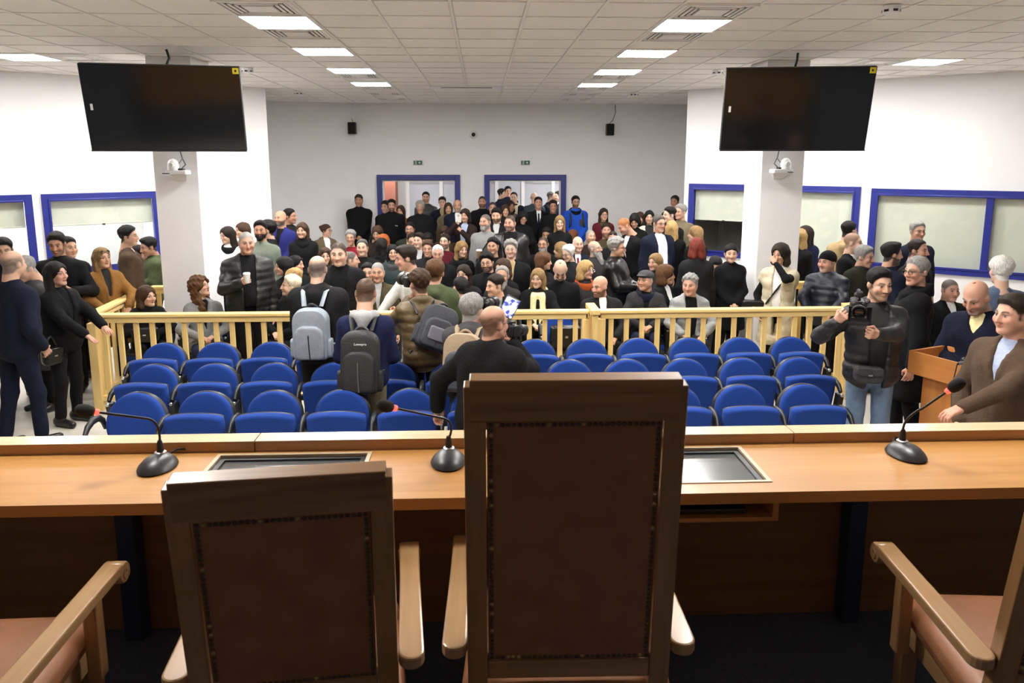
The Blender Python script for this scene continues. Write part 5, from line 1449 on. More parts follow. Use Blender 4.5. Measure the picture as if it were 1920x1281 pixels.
PP.append(P(0.42, 10.69, 1.44, 'm', -5, "person in black coat with thin glasses seated before the big dark jacket", sit=1,top=('coat','black'),shirt='tan',hair=('curlyshort','grey'),gl=2,hf=-8,skin=4))
PP.append(P(0.17, 11.26, 1.42, 'm', 0, "person in black tee right below the coffee cup", sit=1,top=('sweater','black'),hair=('fade','black'),hf=-14,skin=1))
PP.append(P(-0.31, 11.59, 1.33, 'f', 10, "person in black roll neck seated left of the grey shirt", sit=1,top=('sweater','black'),scarf=('black',0),hair=('wavy','dblond'),hf=28,hp=6,skin=4))
PP.append(P(-0.61, 12.38, 1.37, 'm', 0, "person in dark red sweater seated mid crowd", sit=1,top=('sweater','burg'),hair=('short','dark'),beard=('dark',.7),hf=-18,hp=-5,skin=4))
PP.append(P(-0.69, 13.88, 1.36, 'f', 0, "person looking down with sunglasses on the head, mid crowd", sit=1,top=('jacket','brown'),hair=('long','brown'),shades=1,hp=30))
PP.append(P(-0.65, 11.01, 1.34, 'm', 0, "person in black jacket seated before the dark red sweater", sit=1,top=('jacket','black'),hair=('receding','white'),hp=6,skin=3,head='m3',fat=.01))
PP.append(P(-0.85, 11.70, 1.33, 'm', 0, "person in dark studded jacket behind the pale grey blazer", sit=1,top=('jacket','coal'),shirt='black',hair=('fade','brown'),skin=1))
PP.append(P(-1.05, 12.48, 1.38, 'm', -5, "person in black jacket and white collar behind the studded jacket", sit=1,top=('jacket','black'),shirt='lgrey',hair=('quiff','dark'),hf=-22,skin=4))
PP.append(P(-1.22, 13.12, 1.3, 'm', 10, "person in dark green coat with glasses looking down", sit=1,top=('coat','bottle'),hair=('receding','dark'),gl=1,hp=14))
PP.append(P(-0.98, 13.60, 1.26, 'm', 5, "person in white jacket looking down, mid crowd", sit=1,top=('jacket','pgrey'),hair=('short','black'),hp=32,skin=2))
PP.append(P(-1.32, 13.79, 1.45, 'm', -5, "person in dark green jacket with glasses below the left doorway", sit=1,top=('jacket','bottle'),shirt='tan',hair=('short','black'),gl=1,beard=('dark',.5),skin=1))
PP.append(P(-1.93, 13.55, 1.28, 'f', 10, "person in navy coat with glasses at the left back", sit=1,top=('coat','inavy'),hair=('bob','black'),gl=1))
PP.append(P(-1.67, 12.65, 1.34, 'f', -30, "person in black seated left of the grey coat, half hidden", sit=1,top=('coat','black'),hair=('bob','orange')))
PP.append(P(-1.58, 11.85, 1.36, 'f', 165, "person in black with back turned at the left back", sit=1,top=('coat','black'),hair=('straight','black'),th=1.3))
PP.append(P(-1.35, 11.30, 1.32, 'f', 5, "person in grey coat left of the pale grey blazer", sit=1,top=('coat','teal'),scarf=('dgrey',0),hair=('straight','black'),hf=10))
PP.append(P(-1.85, 13.28, 1.42, 'f', -10, "person in brown top hidden behind navy coat at the left back", sit=1,top=('jacket','dbrown'),hair=('bob','brown'),hp=20))
# standing at the back wall and doorways
PP.append(P(-2.61, 16.08, 1.855, 'm', 5, "person in black jacket alone against the grey wall, left of the doorways", top=('jacket','black'),hair=('short','dark'),arms='clasp',skin=2,fat=.03))
PP.append(P(-1.85, 15.52, 1.78, 'm', 5, "person in black jacket with small white logo in the left doorway", top=('jacket','black'),hair=('quiff','black'),beard=('black',.75),fat=.03,skin=1))
PP.append(P(-2.02, 15.85, 1.73, 'm', -20, "person in black hidden at the left jamb of the left doorway", top=('jacket','black'),hair=('thick','black')))
PP.append(P(-1.74, 16.16, 1.62, 'f', -10, "person in mustard jacket in the left doorway", top=('jacket','camel'),hair=('long','brown'),hf=-15))
PP.append(P(-1.21, 14.89, 1.78, 'm', 0, "person in black zip jacket with glasses before the lobby counter", top=('jacket','black'),hair=('thick','grey'),gl=2,skin=2,fat=.03))
PP.append(P(-1.27, 17.27, 1.855, 'm', 0, "tall person in charcoal high-collar jacket in the left doorway", top=('puffer','char'),hair=('quiff','black'),gl=1,beard=('dark',.5),hp=-8))
PP.append(P(-0.88, 16.95, 1.76, 'm', 0, "person in navy jacket in the right half of the left doorway", top=('jacket','navy'),shirt='tan',hair=('quiff','dark'),skin=4))
PP.append(P(-0.69, 15.69, 1.7, 'f', 0, "person in beige fur jacket in front of the left doorway", top=('fur','fur'),hair=('long','brown'),hf=5))
PP.append(P(-0.48, 15.05, 1.8, 'm', 0, "person in dark navy jacket at the right jamb of the left doorway", top=('jacket','navy'),shirt='white',hair=('bald','grey'),beard=('grey',.6),fat=.04,skin=1))
PP.append(P(-0.30, 13.64, 1.7, 'f', -20, "person in brown coat and blue shirt holding up a phone", top=('coat','dbrown'),shirt='lblue',hair=('bob','dark'),arml='phone',armr=((.06,.28,1.50),(.9,-.1,-1),(-.7,-.6,0),'grip'),hf=-15,opn=.035))
PP.append(P(0.02, 15.72, 1.84, 'm', -5, "person in black jacket between the two doorways", top=('jacket','black'),hair=('crop','black'),beard=('black',.7),skin=1,arms='clasp'))
PP.append(P(0.23, 15.31, 1.74, 'm', 0, "person in black at the left jamb of the right doorway", top=('jacket','black'),hair=('crop','dark')))
PP.append(P(0.26, 12.98, 1.76, 'm', -10, "person in black jacket behind the grey shirt", top=('jacket','black'),shirt='lgrey',hair=('quiff','black'),beard=('black',.8),hp=10))
PP.append(P(0.55, 19.87, 1.82, 'm', 60, "person in navy uniform with white badge in the right doorway", top=('jacket','navy'),hair=('thick','black'),hf=70,group='people in the lobby'))
PP.append(P(0.68, 19.02, 1.92, 'm', 10, "person in dark uniform farthest back in the lobby", top=('jacket','navy'),hair=('short','black'),group='people in the lobby'))
PP.append(P(0.49, 15.20, 1.68, 'f', 5, "person in dark top in the lower left of the right doorway", top=('jacket','coal'),hair=('bob','brown')))
PP.append(P(0.63, 16.04, 1.72, 'f', 30, "person in dark furry hooded coat in the right doorway", top=('coat','dbrown'),scarf=('fur',0),hair=('bob','dark'),hf=20,skin=5))
PP.append(P(0.06, 11.86, 1.74, 'm', -15, "person in light grey shirt with black strap holding a coffee cup", top=('shirt','grey'),hair=('crop','dgrey'),beard=('grey',.85,.02),hf=-30,strap=('black',-1),arml=((.05,.30,1.12),(.9,-.2,-1),(-.8,-.3,.3),'grip'),leg='char',fat=.03,skin=3))
PP.append(P(0.44, 11.48, 1.75, 'm', -10, "big person in dark jacket and black tee right of the grey shirt", top=('leather','coal'),shirt='black',opn=.07,hair=('crop','dark'),beard=('dgrey',.7),hf=-25,fat=.055,skin=3,head='m2'))
PP.append(P(0.76, 17.45, 1.84, 'm', -10, "person in dark coat with pale scarf inside the right doorway", top=('coat','navy'),scarf=('beige',1),hair=('receding','dark'),group='people in the lobby',skin=4))
PP.append(P(1.23, 17.42, 1.84, 'm', 170, "person in slate jacket with back turned inside the right doorway", top=('jacket','slate'),hair=('bald','white'),skin=4,group='people in the lobby'))
PP.append(P(1.19, 15.59, 1.82, 'm', 0, "person in black suit with white shirt and dark tie, right doorway", top=('blazer','black'),shirt='white',tie='navy',hair=('short','black'),hp=-6,skin=3,fat=.02))
PP.append(P(1.68, 17.97, 1.84, 'm', 50, "person in navy coat in profile at the right of the right doorway", top=('coat','navy'),hair=('crop','dgrey'),hf=75,skin=4,group='people in the lobby'))
PP.append(P(1.94, 18.90, 1.8, 'm', -60, "person half hidden behind the right jamb of the right doorway", top=('jacket','coal'),shirt='white',hair=('short','dark'),skin=4,group='people in the lobby'))
PP.append(P(1.45, 15.08, 1.78, 'm', 0, "person in black zip top by the right jamb", top=('sweater','black'),hair=('quiff','dark'),skin=2,fat=.02))
PP.append(P(1.97, 15.57, 1.84, 'm', 5, "person in bright blue jacket with backpack straps", top=('jacket','bright'),hair=('quiff','black'),beard=('black',.75),gl=1,arms='clasp',fat=.02,scarf=('black',0)))
PP.append(P(2.37, 14.38, 1.66, 'f', 5, "person in red jacket and olive top at the right of the back wall", top=('jacket','burg'),shirt='olive',opn=.05,hair=('long','dark'),gl=1))
PP.append(P(2.25, 13.34, 1.45, 'm', -5, "person in olive jacket seated before the red jacket", sit=1,top=('jacket','olive'),hair=('short','dark'),beard=('brown',.6),hp=-5,skin=3))
PP.append(P(2.19, 11.37, 1.7, 'm', -60, "person in black suit and white collar bending down to the left", top=('blazer','black'),shirt='white',hair=('crop','ginger'),hf=-75,hp=28,lean=14,skin=3))
PP.append(P(2.65, 12.80, 1.66, 'f', -20, "person in black looking down behind the bending suit", top=('coat','black'),hair=('bob','black'),hp=30))
PP.append(P(3.06, 14.31, 1.59, 'f', -10, "person in black behind the one looking down, right back", top=('coat','black'),hair=('long','brown'),hf=-30))
PP.append(P(2.98, 13.14, 1.7, 'f', -10, "person in patterned top and cream scarf left of the open blazer", top=('jacket','cream'),shirt='char',opn=.05,hair=('straight','black')))
PP.append(P(2.63, 10.93, 1.78, 'm', 15, "person in navy blazer and white open shirt with glasses", top=('blazer','navy'),shirt='white',opn=.055,hair=('short','dgrey'),gl=1,hf=22,fat=.03,skin=3,arms='down'))
PP.append(P(3.00, 11.82, 1.84, 'm', -60, "person in black coat in profile behind the open blazer", top=('coat','black'),hair=('fade','black'),hf=-75,skin=4))
PP.append(P(3.97, 15.23, 1.86, 'm', -20, "tallest person in dark top in the right corner of the recess", top=('jacket','coal'),hair=('short','dark'),skin=2,hf=-35))
PP.append(P(3.36, 12.50, 1.84, 'm', -40, "person in camouflage brown jacket at the right wall corner", top=('jacket','khaki'),hair=('thick','grey'),hf=-55,skin=3))
PP.append(P(2.88, 11.17, 1.68, 'f', 165, "person in black jacket with back turned holding a water bottle", top=('jacket','black'),hair=('longback','blond'),arml='hold'))
PP.append(P(3.17, 10.92, 1.62, 'f', -140, "person in dark coat below the right window edge", top=('coat','black'),hair=('longback','dblond'),hf=-120))
PP.append(P(2.70, 9.20, 1.62, 'f', 172, "person in charcoal coat with back turned behind the grey puffer", top=('coat','coal'),hair=('bob','red'),lod=0))
PP.append(P(2.36, 9.98, 1.33, 'f', -20, "person in dark coat behind the flat cap", sit=1,top=('coat','char'),hair=('longback','dblond'),hf=-50,skin=0))
PP.append(P(2.32, 9.19, 1.28, 'f', 30, "person in black with white collar looking right, behind front row", sit=1,top=('coat','black'),shirt='white',hair=('bob','chest'),hf=72,skin=1,th=1.3))
PP.append(P(1.97, 8.80, 1.28, 'm', -10, "person in charcoal coat and flat cap seated in the front row", sit=1,top=('coat','char'),scarf=('navy',0),shirt='black',hair=('horseshoe','grey'),cap=('flatcap','dgrey'),hf=-42,hp=-3,lod=0,skin=1,leg='dkjean',arms='lap'))
PP.append(P(2.43, 8.50, 1.27, 'm', -5, "person in grey puffer jacket seated in the front row", sit=1,top=('puffer','grey'),shirt='black',opn=.05,hair=('spiky','grey'),hf=-28,hp=2,lod=0,skin=3,arms='knee',lean=6,leg='char'))
PP.append(P(3.08, 9.62, 1.32, 'm', 0, "person in slate puffer jacket reading papers by the right pillar", sit=1,top=('puffer','slate'),hair=('short','black'),hp=28,arms='lap',hf=-10))
PP.append(P(3.15, 9.23, 1.54, 'f', 0, "person in black coat half hidden by the right pillar", top=('coat','black'),hair=('pony','black'),hf=-12,skin=4,arms='clasp'))
PP.append(P(3.41, 8.33, 1.64, 'f', -35, "person in beige padded vest shielding the face with a hand", top=('vest','beige','black'),shirt='white',opn=.03,hair=('bob','dark'),hf=-50,arml=((-.02,.19,1.55),(.9,.3,-1),(.1,-1,0),'grip'),armr='pocket',lod=0,strap=('black',-1),th=1.3))
PP.append(P(1.73, 9.39, 1.6, 'f', 62, "person in black leather jacket standing turned right with a phone", top=('leather','black'),hair=('curlyshort','grey'),gl=1,hf=66,arms='hold',fat=.04,lod=0,skin=1))
PP.append(P(2.23, 12.55, 1.4, 'm', -10, "person with sunglasses on the head behind the leather jacket", sit=1,top=('jacket','black'),hair=('crop','black'),shades=1,skin=1,beard=('dark',.5)))
PP.append(P(1.73, 11.26, 1.37, 'm', 45, "person in dark coat with thin glasses gazing up right", sit=1,top=('coat','char'),hair=('horseshoe','grey'),beard=('grey',.95,.13),gl=2,hf=55,hp=-10,skin=0,fat=.03))
PP.append(P(1.93, 13.08, 1.37, 'm', 0, "person in dark brown jacket behind the one gazing up right", sit=1,top=('jacket','dbrown'),hair=('crop','grey'),hf=15,hp=-5))
PP.append(P(1.55, 11.90, 1.37, 'm', 0, "person in navy blazer, white shirt and red tie seated mid crowd", sit=1,top=('blazer','navy'),shirt='white',tie='red',hair=('horseshoe','white'),hf=10,skin=4))
PP.append(P(1.28, 10.92, 1.33, 'f', -30, "person in black with dark glasses leaning left, mid crowd", sit=1,top=('coat','coal'),hair=('thick','white'),gl=1,hf=-50,hp=14,skin=4))
PP.append(P(1.21, 11.34, 1.34, 'f', -120, "person in black turned away, left of the dark glasses", sit=1,top=('coat','black'),hair=('bob','dblond')))
PP.append(P(1.32, 12.52, 1.66, 'f', -5, "person in plain black top standing mid crowd", top=('sweater','black'),hair=('long','dblond'),skin=4,fat=.015))
PP.append(P(1.22, 13.87, 1.33, 'm', -20, "person in dark jacket hidden behind the one in black top", sit=1,top=('jacket','black'),hair=('short','black'),hp=15,skin=2))
PP.append(P(1.00, 12.03, 1.36, 'm', -10, "person in black jacket with black glasses seated mid crowd", sit=1,top=('jacket','black'),hair=('crop','dark'),gl=1,beard=('grey',.9,.02),hf=-18,skin=1))
PP.append(P(0.80, 14.31, 1.6, 'f', 10, "person in black looking down below the right doorway", top=('coat','black'),hair=('bob','black'),gl=1,hp=22,arms='hold'))
PP.append(P(0.86, 10.20, 1.32, 'f', 50, "person in black coat turned right above the yellow scarf", sit=1,top=('coat','black'),hair=('wavy','chest'),hf=82,th=1.3))
PP.append(P(0.99, 9.27, 1.34, 'm', -5, "person in black sweater with head bowed in the second row", sit=1,top=('sweater','black'),hair=('bald','grey'),hp=40,fat=.03,skin=4,hs=1.05))
PP.append(P(1.35, 9.50, 1.3, 'f', 15, "person in charcoal coat and orange scarf with glasses", sit=1,top=('coat','char'),scarf=('orange',0),hair=('bob','blond'),gl=2,hf=45,skin=0))
PP.append(P(1.36, 8.44, 1.27, 'm', 0, "person in black jacket over white tee seated at the gate post", sit=1,top=('jacket','coal'),shirt='white',hair=('bald','dark'),beard=('dark',.75),hf=-50,hp=4,lod=0,skin=3,arms='knee',fat=.03,lean=6))
PP.append(P(0.68, 8.96, 1.28, 'f', -5, "person in black with a pale yellow scarf in the front row", sit=1,top=('coat','black'),scarf=('yellow',1),hair=('long','dblond'),hf=-20,lod=0,skin=4,fat=.02,arms='lap'))
PP.append(P(1.72, 13.85, 1.3, 'f', 20, "person in dark top behind the right shoulder of the standing one", sit=1,top=('coat','dbrown'),hair=('long','auburn'),hf=120))
# right, around the lectern
PP.append(P(4.38, 10.12, 1.64, 'f', -60, "person in black jacket just right of the right pillar", top=('jacket','black'),hair=('wavy','blond'),hf=-78,skin=1))
PP.append(P(4.63, 10.46, 1.66, 'f', -160, "person in navy jacket with back turned by the right window", top=('jacket','inavy'),hair=('longback','dark'),hf=-150))
PP.append(P(4.90, 9.73, 1.78, 'm', 130, "person in tan jacket turned to the right window", top=('parka','tan'),hair=('short','black'),hf=115))
PP.append(P(4.61, 9.03, 1.7, 'm', 40, "person in dark suit with blue tie beside the right window", top=('blazer','black'),shirt='white',tie='blue',hair=('buzz','brown'),hf=58,skin=4))
PP.append(P(3.95, 8.30, 1.56, 'm', -35, "person in navy puffer jacket and black beanie leaning on the railing", top=('puffer','navy'),cap=('beanie','black'),hair=('buzz','dark'),hf=-60,beard=('grey',.45),lod=0,arms='rail',fat=.03,skin=3))
PP.append(P(4.53, 8.57, 1.58, 'm', 20, "person in dark green jacket behind the beanie", top=('jacket','bottle'),collar='brown',hair=('thick','grey'),hf=38,hp=5,skin=3,fat=.03))
PP.append(P(4.42, 7.80, 1.71, 'm', 95, "person in navy suit in profile facing right", top=('blazer','navy'),shirt='white',hair=('quiff','black'),beard=('black',.85),hf=90,skin=3))
PP.append(P(5.52, 9.20, 1.82, 'm', 5, "person in navy suit standing against the wide window", top=('blazer','navy'),shirt='white',hair=('short','grey'),hf=0,skin=3))
PP.append(P(4.94, 8.19, 1.7, 'm', 30, "person in dark coat in front of the wide window", top=('coat','coal'),shirt='char',hair=('receding','dark'),beard=('dark',.6),hf=35,skin=3))
PP.append(P(3.77, 6.25, 1.76, 'm', -110, "person in long black coat with glasses behind the cameraman", top=('coat','black'),scarf=('black',0),hair=('short','grey'),gl=1,hf=-72,lod=0,skin=3,step=.06))
PP.append(P(3.09, 5.59, 1.76, 'm', -12, "person in black puffer jacket and jeans holding a video camera", top=('puffer','coal'),shirt='char',opn=.05,hoodc='dgrey',hair=('quiff','black'),leg='denim',hf=0,hp=4,armr=((.34,.26,1.38),(.9,-.4,-1),(-.6,-.3,.5),'grip'),arml=((-.10,.42,1.32),(.8,.3,-1),(-.6,-.5,.3),'grip'),lod=0,skin=0,beard=('dark',.35),head='m1'))
PP.append(P(5.22, 7.98, 1.28, 'm', 0, "person in dark jacket seated behind the lectern", sit=1,top=('jacket','black'),shirt='white',hair=('crop','dgrey'),skin=3))
PP.append(P(3.84, 5.55, 1.66, 'm', -55, "person in navy jacket with yellow lining looking down at the lectern", top=('parka','navy'),shirt='yellow',vz=.43,hair=('bald','grey'),beard=('grey',.6),hf=-62,hp=26,lean=10,lod=0,arms='hold',skin=3,fat=.03,hs=1.06))
PP.append(P(4.71, 6.51, 1.72, 'm', 172, "person in blue grey shirt with back turned at the right edge", top=('shirt','shirtblue'),hair=('thick','white'),leg='dkjean',fat=.04,lod=0,skin=4))
PP.append(P(3.31, 4.43, 1.76, 'm', -70, "person in brown suit reaching towards the lectern at the right edge", top=('blazer','suit'),shirt='lblue',vz=.28,hair=('fade','dark'),hf=-78,lod=0,skin=3,arml=((.02,.44,1.08),(1,-.3,-.5),(-.2,0,-1),'relax'),armr=((.20,.12,.88),(1,-.6,0),(-1,0,0),'relax'),leg='suit'))
# ================================================================== THINGS PEOPLE HOLD AND WEAR, AUDIENCE SEATS
BYL = {q['obj']['label']: q for q in PP}
def who(text):
    k = [l for l in BYL if text in l]
    assert len(k) == 1, (text, k)
    return BYL[k[0]]
# seats under the seated public
for q in PP:
    o = q['obj']
    if 'seated' in o.get('group', ''):
        lb = o['label']
        e = place_seat(S_DOWN, (float(q['root'][0]), float(q['root'][1])+.10, 0), 'blue audience seat under the ' + lb.replace('elderly person', 'person').replace('large person', 'person')[:70].rsplit(' ', 1)[0] if False else 'blue audience seat under ' + ' '.join(lb.split()[:11]), 'blue seats of the public')
ESEAT = place_seat(S_DOWN, (.93, 8.42, 0), 'empty blue audience seat with a handbag on it, left of the gate', 'blue seats of the public')

def frame_of(q, a, b, c, tilt=0.0):
    """matrix at a point of the wearer's torso, axes along the torso"""
    o = q['tp'](a, b, c); ex = (q['tp'](a+.1, b, c)-o).normalized(); ey = (q['tp'](a, b+.1, c)-o).normalized(); ez = ex.cross(ey).normalized(); ey = ez.cross(ex)
    M = Matrix((ex, ey, ez)).transposed().to_4x4(); M.translation = o
    return M
def text_mesh(txt, size, name, material, parent, M):
    cu = bpy.data.curves.new(name, 'FONT'); cu.body = txt; cu.size = size; cu.extrude = .0006; cu.align_x = 'CENTER'; cu.align_y = 'CENTER'
    t = bpy.data.objects.new(name, cu); COL.objects.link(t)
    dg = bpy.context.evaluated_depsgraph_get()
    me = bpy.data.meshes.new_from_object(t.evaluated_get(dg)); bpy.data.objects.remove(t)
    me.materials.append(material); o = bpy.data.objects.new(name, me); COL.objects.link(o); o.parent = parent; o.matrix_local = M
    return o
def rounded(w, h, r, topr=None):
    out = []; topr = topr or r
    for cx, cy, a0, rr in ((w/2-topr, h-topr, 0, topr), (-w/2+topr, h-topr, 90, topr), (-w/2+r, r, 180, r), (w/2-r, r, 270, r)):
        for q in range(7): a = rad(a0+q*15); out.append((cx+rr*cos(a), cy+rr*sin(a)))
    return out
def backpack(q, label, body, front, zipc, w=.31, h=.46, d=.17, z=.0, strapc=None, roll=0, logo=None, panel=None):
    fat = q['fat']; back = -.115-fat*.7-q['inf']/q['s']
    M0 = frame_of(q, 0, back, z)
    if roll: M0 = M0 @ Matrix.Rotation(roll, 4, 'Y')
    e = empty('backpack'); e.matrix_world = M0; tag(e, label, 'backpack', 'backpacks of the photographers')
    U = Matrix.Rotation(pi/2, 4, 'X')                  # outline xy -> x,z ; thickness along -y
    MB().cushion(rounded(w, h, .05, .11), d, Tm(0, -d*.5, 0) @ U, crown=.45).obj('main_body', body, e, smooth=60)
    MB().cushion(rounded(w*.82, h*.66, .04, .09), .07, Tm(0, -d*.98, .015) @ U, crown=.4).obj('front_pocket', front, e, smooth=60)
    if panel: MB().cushion(rounded(w*.5, h*.3, .02), .03, Tm(0, -d*.98-.032, h*.2) @ U, crown=.4).obj('accent_panel', panel, e, smooth=60)
    for zz, ww in ((h*.70, w*.40), (h*.86, w*.33)):
        MB().tube([(ww*sin(t), -d*.92+.05*abs(t/1.3)**2, zz+.02*cos(t)) for t in [-1.2+i*.3 for i in range(9)]], .005, 6).obj('zipper', zipc, e, smooth=60)
    MB().tube([(0, -d*.98-.037, h*.52), (.003, -d*.98-.040, h*.30), (.008, -d*.98-.034, h*.06)], .0055, 6).obj('zipper', zipc, e, smooth=60)
    MB().tube(arc((-.05, -.03, h-.01), (0, -.06, h+.06), (.05, -.03, h-.01), 7), .011, 8).obj('top_handle', strapc or zipc, e, smooth=60)
    for s in (-1, 1):
        MB().cushion(rounded(.10, .17, .03), .05, Tm(s*w*.5, -d*.5, .02) @ Matrix.Rotation(s*pi/2, 4, 'Z') @ U, crown=.4).obj('side_pocket', front, e, smooth=60)
        fr = q['inf']/q['s']
        pth = [q['tp'](s*.075, back-.01, .40), q['tp'](s*.10, -.09-fr*.6, .475+fr), q['tp'](s*.115, -.01, .492+fr*1.2), q['tp'](s*.12, .075+fr, .455+fr*.5), q['tp'](s*.125, .13+fr+fat, .36), q['tp'](s*.14, .135+fr+fat, .24), q['tp'](s*.19, .03, .12), q['tp'](s*.15, back+.03, .05)]
        Mi = M0.inverted()
        MB().tube([Mi @ p for p in pth], .021, 8, flat=.4).obj('strap', strapc or body, e, smooth=60)
    if logo: text_mesh(logo[0], logo[1], 'logo', WHITEPL, e, Tm(logo[2], -d*.98-.030, logo[3]) @ Matrix.Rotation(pi/2, 4, 'X'))
    return e
PKG = mat('pale_grey_nylon', (0.30, 0.345, 0.40), .5, var=.08, scale=20, bump=.3, bscale=60)
PKK = mat('black_nylon', (0.018, 0.018, 0.017), .6, var=.1, scale=20, bump=.35, bscale=70)
PKD = mat('dark_grey_nylon', (0.045, 0.048, 0.06), .6, var=.1, scale=20, bump=.35, bscale=70)
PKT = mat('tan_canvas', (0.36, 0.265, 0.165), .75, var=.08, scale=30, bump=.3, bscale=90)
ZIP = mat('dark_zip', (.02, .02, .022), .5)
backpack(who('wearing the pale grey backpack'), 'pale grey backpack with black zips on the person in black hood', PKG, PKG, ZIP, z=-.06)
backpack(who('navy sweatshirt'), 'black camera backpack on the navy sweatshirt', PKK, PKK, mat('grey_zip', (.10, .10, .10), .4), w=.30, h=.50, z=-.12, logo=('Lowepro', .026, .02, .40))
backpack(who('bronze padded'), 'dark grey backpack with lilac panel worn askew on the bronze jacket', PKD, PKD, ZIP, w=.32, h=.40, z=.06, roll=rad(24), panel=mat('lilac_panel', (.17, .16, .20), .6))
backpack(who('wearing the tan backpack'), 'tan canvas backpack with dark lower pocket on the slate jacket', PKT, PKD, ZIP, w=.30, h=.46, z=-.06, strapc=PKT)
backpack(who('bright blue jacket'), 'black backpack on the bright blue jacket', PKK, PKK, ZIP, w=.28, h=.42)

GLASSB = mat('lens_glass', (.01, .01, .02), .05, spec=1.0)
def dslr(loc, yaw, pitch, label, sc=1.0, hood=True, flash=False):
    """camera body with prism hump, grip, lens; lens looks along +y"""
    e = empty('photo_camera', loc); e.rotation_euler = (rad(pitch), 0, yaw); e.scale = (sc, sc, sc); tag(e, label, 'camera', 'photo cameras')
    MB().bevbox(-.072, .072, -.035, .035, -.05, .045, .012).obj('body', BLACKPL, e)
    MB().bevbox(.045, .078, -.02, .06, -.05, .042, .012).obj('grip', FOAM, e)
    MB().bevbox(-.032, .032, -.03, .04, .04, .075, .012).obj('viewfinder_hump', BLACKPL, e)
    L = MB().lathe([(.040, .035), (.041, .06), (.038, .062), (.038, .10), (.044, .104), (.044, .15), (.040, .155)] + ([(.050, .157), (.054, .21)] if hood else []), 22, Matrix.Rotation(-pi/2, 4, 'X')).obj('lens', BLACKPL, e, smooth=40)
    MB().lathe([(.034, .1565), (.034, .158), (.02, .160)], 20, Matrix.Rotation(-pi/2, 4, 'X')).obj('front_glass', GLASSB, L, smooth=40)
    MB().lathe([(.0415, .075), (.0425, .078), (.0425, .09), (.0415, .093)], 22, Matrix.Rotation(-pi/2, 4, 'X')).obj('focus_ring', FOAM, L, smooth=40)
    MB().lathe([(.012, .045), (.012, .055), (.009, .057)], 14, Tm(.05, .0, 0)).obj('mode_dial', GREYPL, e, smooth=40)
    MB().box(-.045, .045, -.0375, -.0352, -.04, .025).obj('rear_screen', SCREEN, e)
    if flash: MB().bevbox(-.025, .025, -.03, .03, .075, .14, .008).obj('flash', BLACKPL, e)
    return e
def mid(q): return (q['hand'][-1]+q['hand'][1])*.5
q = who('bronze padded'); h = q['head']; yw = rad(212+180)
f = Vector((-sin(yw), cos(yw), 0)); dslr(h+f*.15+Vector((0, 0, .0)), yw, -2, 'black camera held to the eye by the person in bronze jacket')
q = who('black wool coat aiming'); yw = rad(120+180); f = Vector((-sin(yw), cos(yw), 0))
dslr(q['hand'][1]+Vector((.02, .0, .03)), yw, -8, 'large black camera in the hand of the person in black wool coat', .9, False)
q = who('lowering a camera'); dslr(q['hand'][1]+Vector((-.02, -.05, .04)), rad(70), -10, 'black camera held low by the person in black coat at left', 1.05)
q = who('green parka holding'); dslr(mid(q)+Vector((0, 0, .06)), rad(-50+180), 0, 'black camera held by the person in green parka', 1.1)
q = who('wearing the tan backpack'); h = q['head']; yw = rad(150+180); f = Vector((-sin(yw), cos(yw), 0))
dslr(h+f*.16, yw, 0, 'black camera held up by the person with the tan backpack')

# small screen clipped on the camera of the person in the wool coat
SCR = bpy.data.materials.new('lit_phone_screen'); nt, N, Lk, b_ = nodes_of(SCR)
tc = N.new('ShaderNodeTexCoord'); vz_ = N.new('ShaderNodeTexNoise'); vz_.inputs['Scale'].default_value = 28; Lk.new(tc.outputs['Object'], vz_.inputs['Vector'])
rp = N.new('ShaderNodeValToRGB'); rp.color_ramp.elements[0].position = .42; rp.color_ramp.elements[0].color = (.05, .07, .35, 1); rp.color_ramp.elements[1].position = .5; rp.color_ramp.elements[1].color = (.55, .62, .70, 1)
Lk.new(vz_.outputs['Fac'], rp.inputs['Fac']); Lk.new(rp.outputs['Color'], b_.inputs['Base Color']); Lk.new(rp.outputs['Color'], b_.inputs['Emission Color']); b_.inputs['Emission Strength'].default_value = .25; b_.inputs['Roughness'].default_value = .15
q = who('black wool coat aiming'); p = q['hand'][1]
e = empty('camera_monitor', p+Vector((.02, .02, .19))); e.rotation_euler = (rad(-10), rad(28), rad(-8)); tag(e, 'small bright screen clipped above the camera at the railing', 'screen')
MB().bevbox(-.055, .055, -.006, .006, -.075, .075, .004).obj('case', BLACKPL, e)
MB().box(-.05, .05, -.0072, -.0061, -.068, .068).obj('display', SCR, e)
MB().tube([(0, 0, -.075), (-.02, 0, -.11), (-.05, 0, -.14)], .006, 6).obj('mount', BLACKMET, e, smooth=60)

# video camera
q = who('holding a video camera'); p = mid(q)
e = empty('video_camera', (2.76, 5.26, 1.52), rad(-24)); tag(e, 'black video camera with lens hood carried at chest height', 'video camera')
MB().bevbox(-.05, .05, -.06, .17, -.06, .06, .014).obj('body', BLACKPL, e)
MB().lathe([(.042, 0), (.045, .05), (.05, .06), (.05, .10)], 20, Tm(0, -.06, 0, 0, pi/2)).obj('lens', BLACKPL, e, smooth=40)
ho = MB(); ho.add([(-.05, -.15, -.04), (.05, -.15, -.04), (.05, -.15, .04), (-.05, -.15, .04), (-.075, -.24, -.055), (.075, -.24, -.055), (.075, -.24, .055), (-.075, -.24, .055)], [(0,1,5,4),(1,2,6,5),(2,3,7,6),(3,0,4,7)]); ho.obj('lens_hood', BLACKPL, e)
MB().lathe([(.04, 0), (.03, .006)], 18, Tm(0, -.161, 0, 0, pi/2)).obj('front_glass', GLASSB, e, smooth=40)
MB().tube(arc((0, -.05, .07), (0, .02, .16), (0, .15, .10), 9), .013, 8).obj('top_handle', BLACKPL, e, smooth=60)
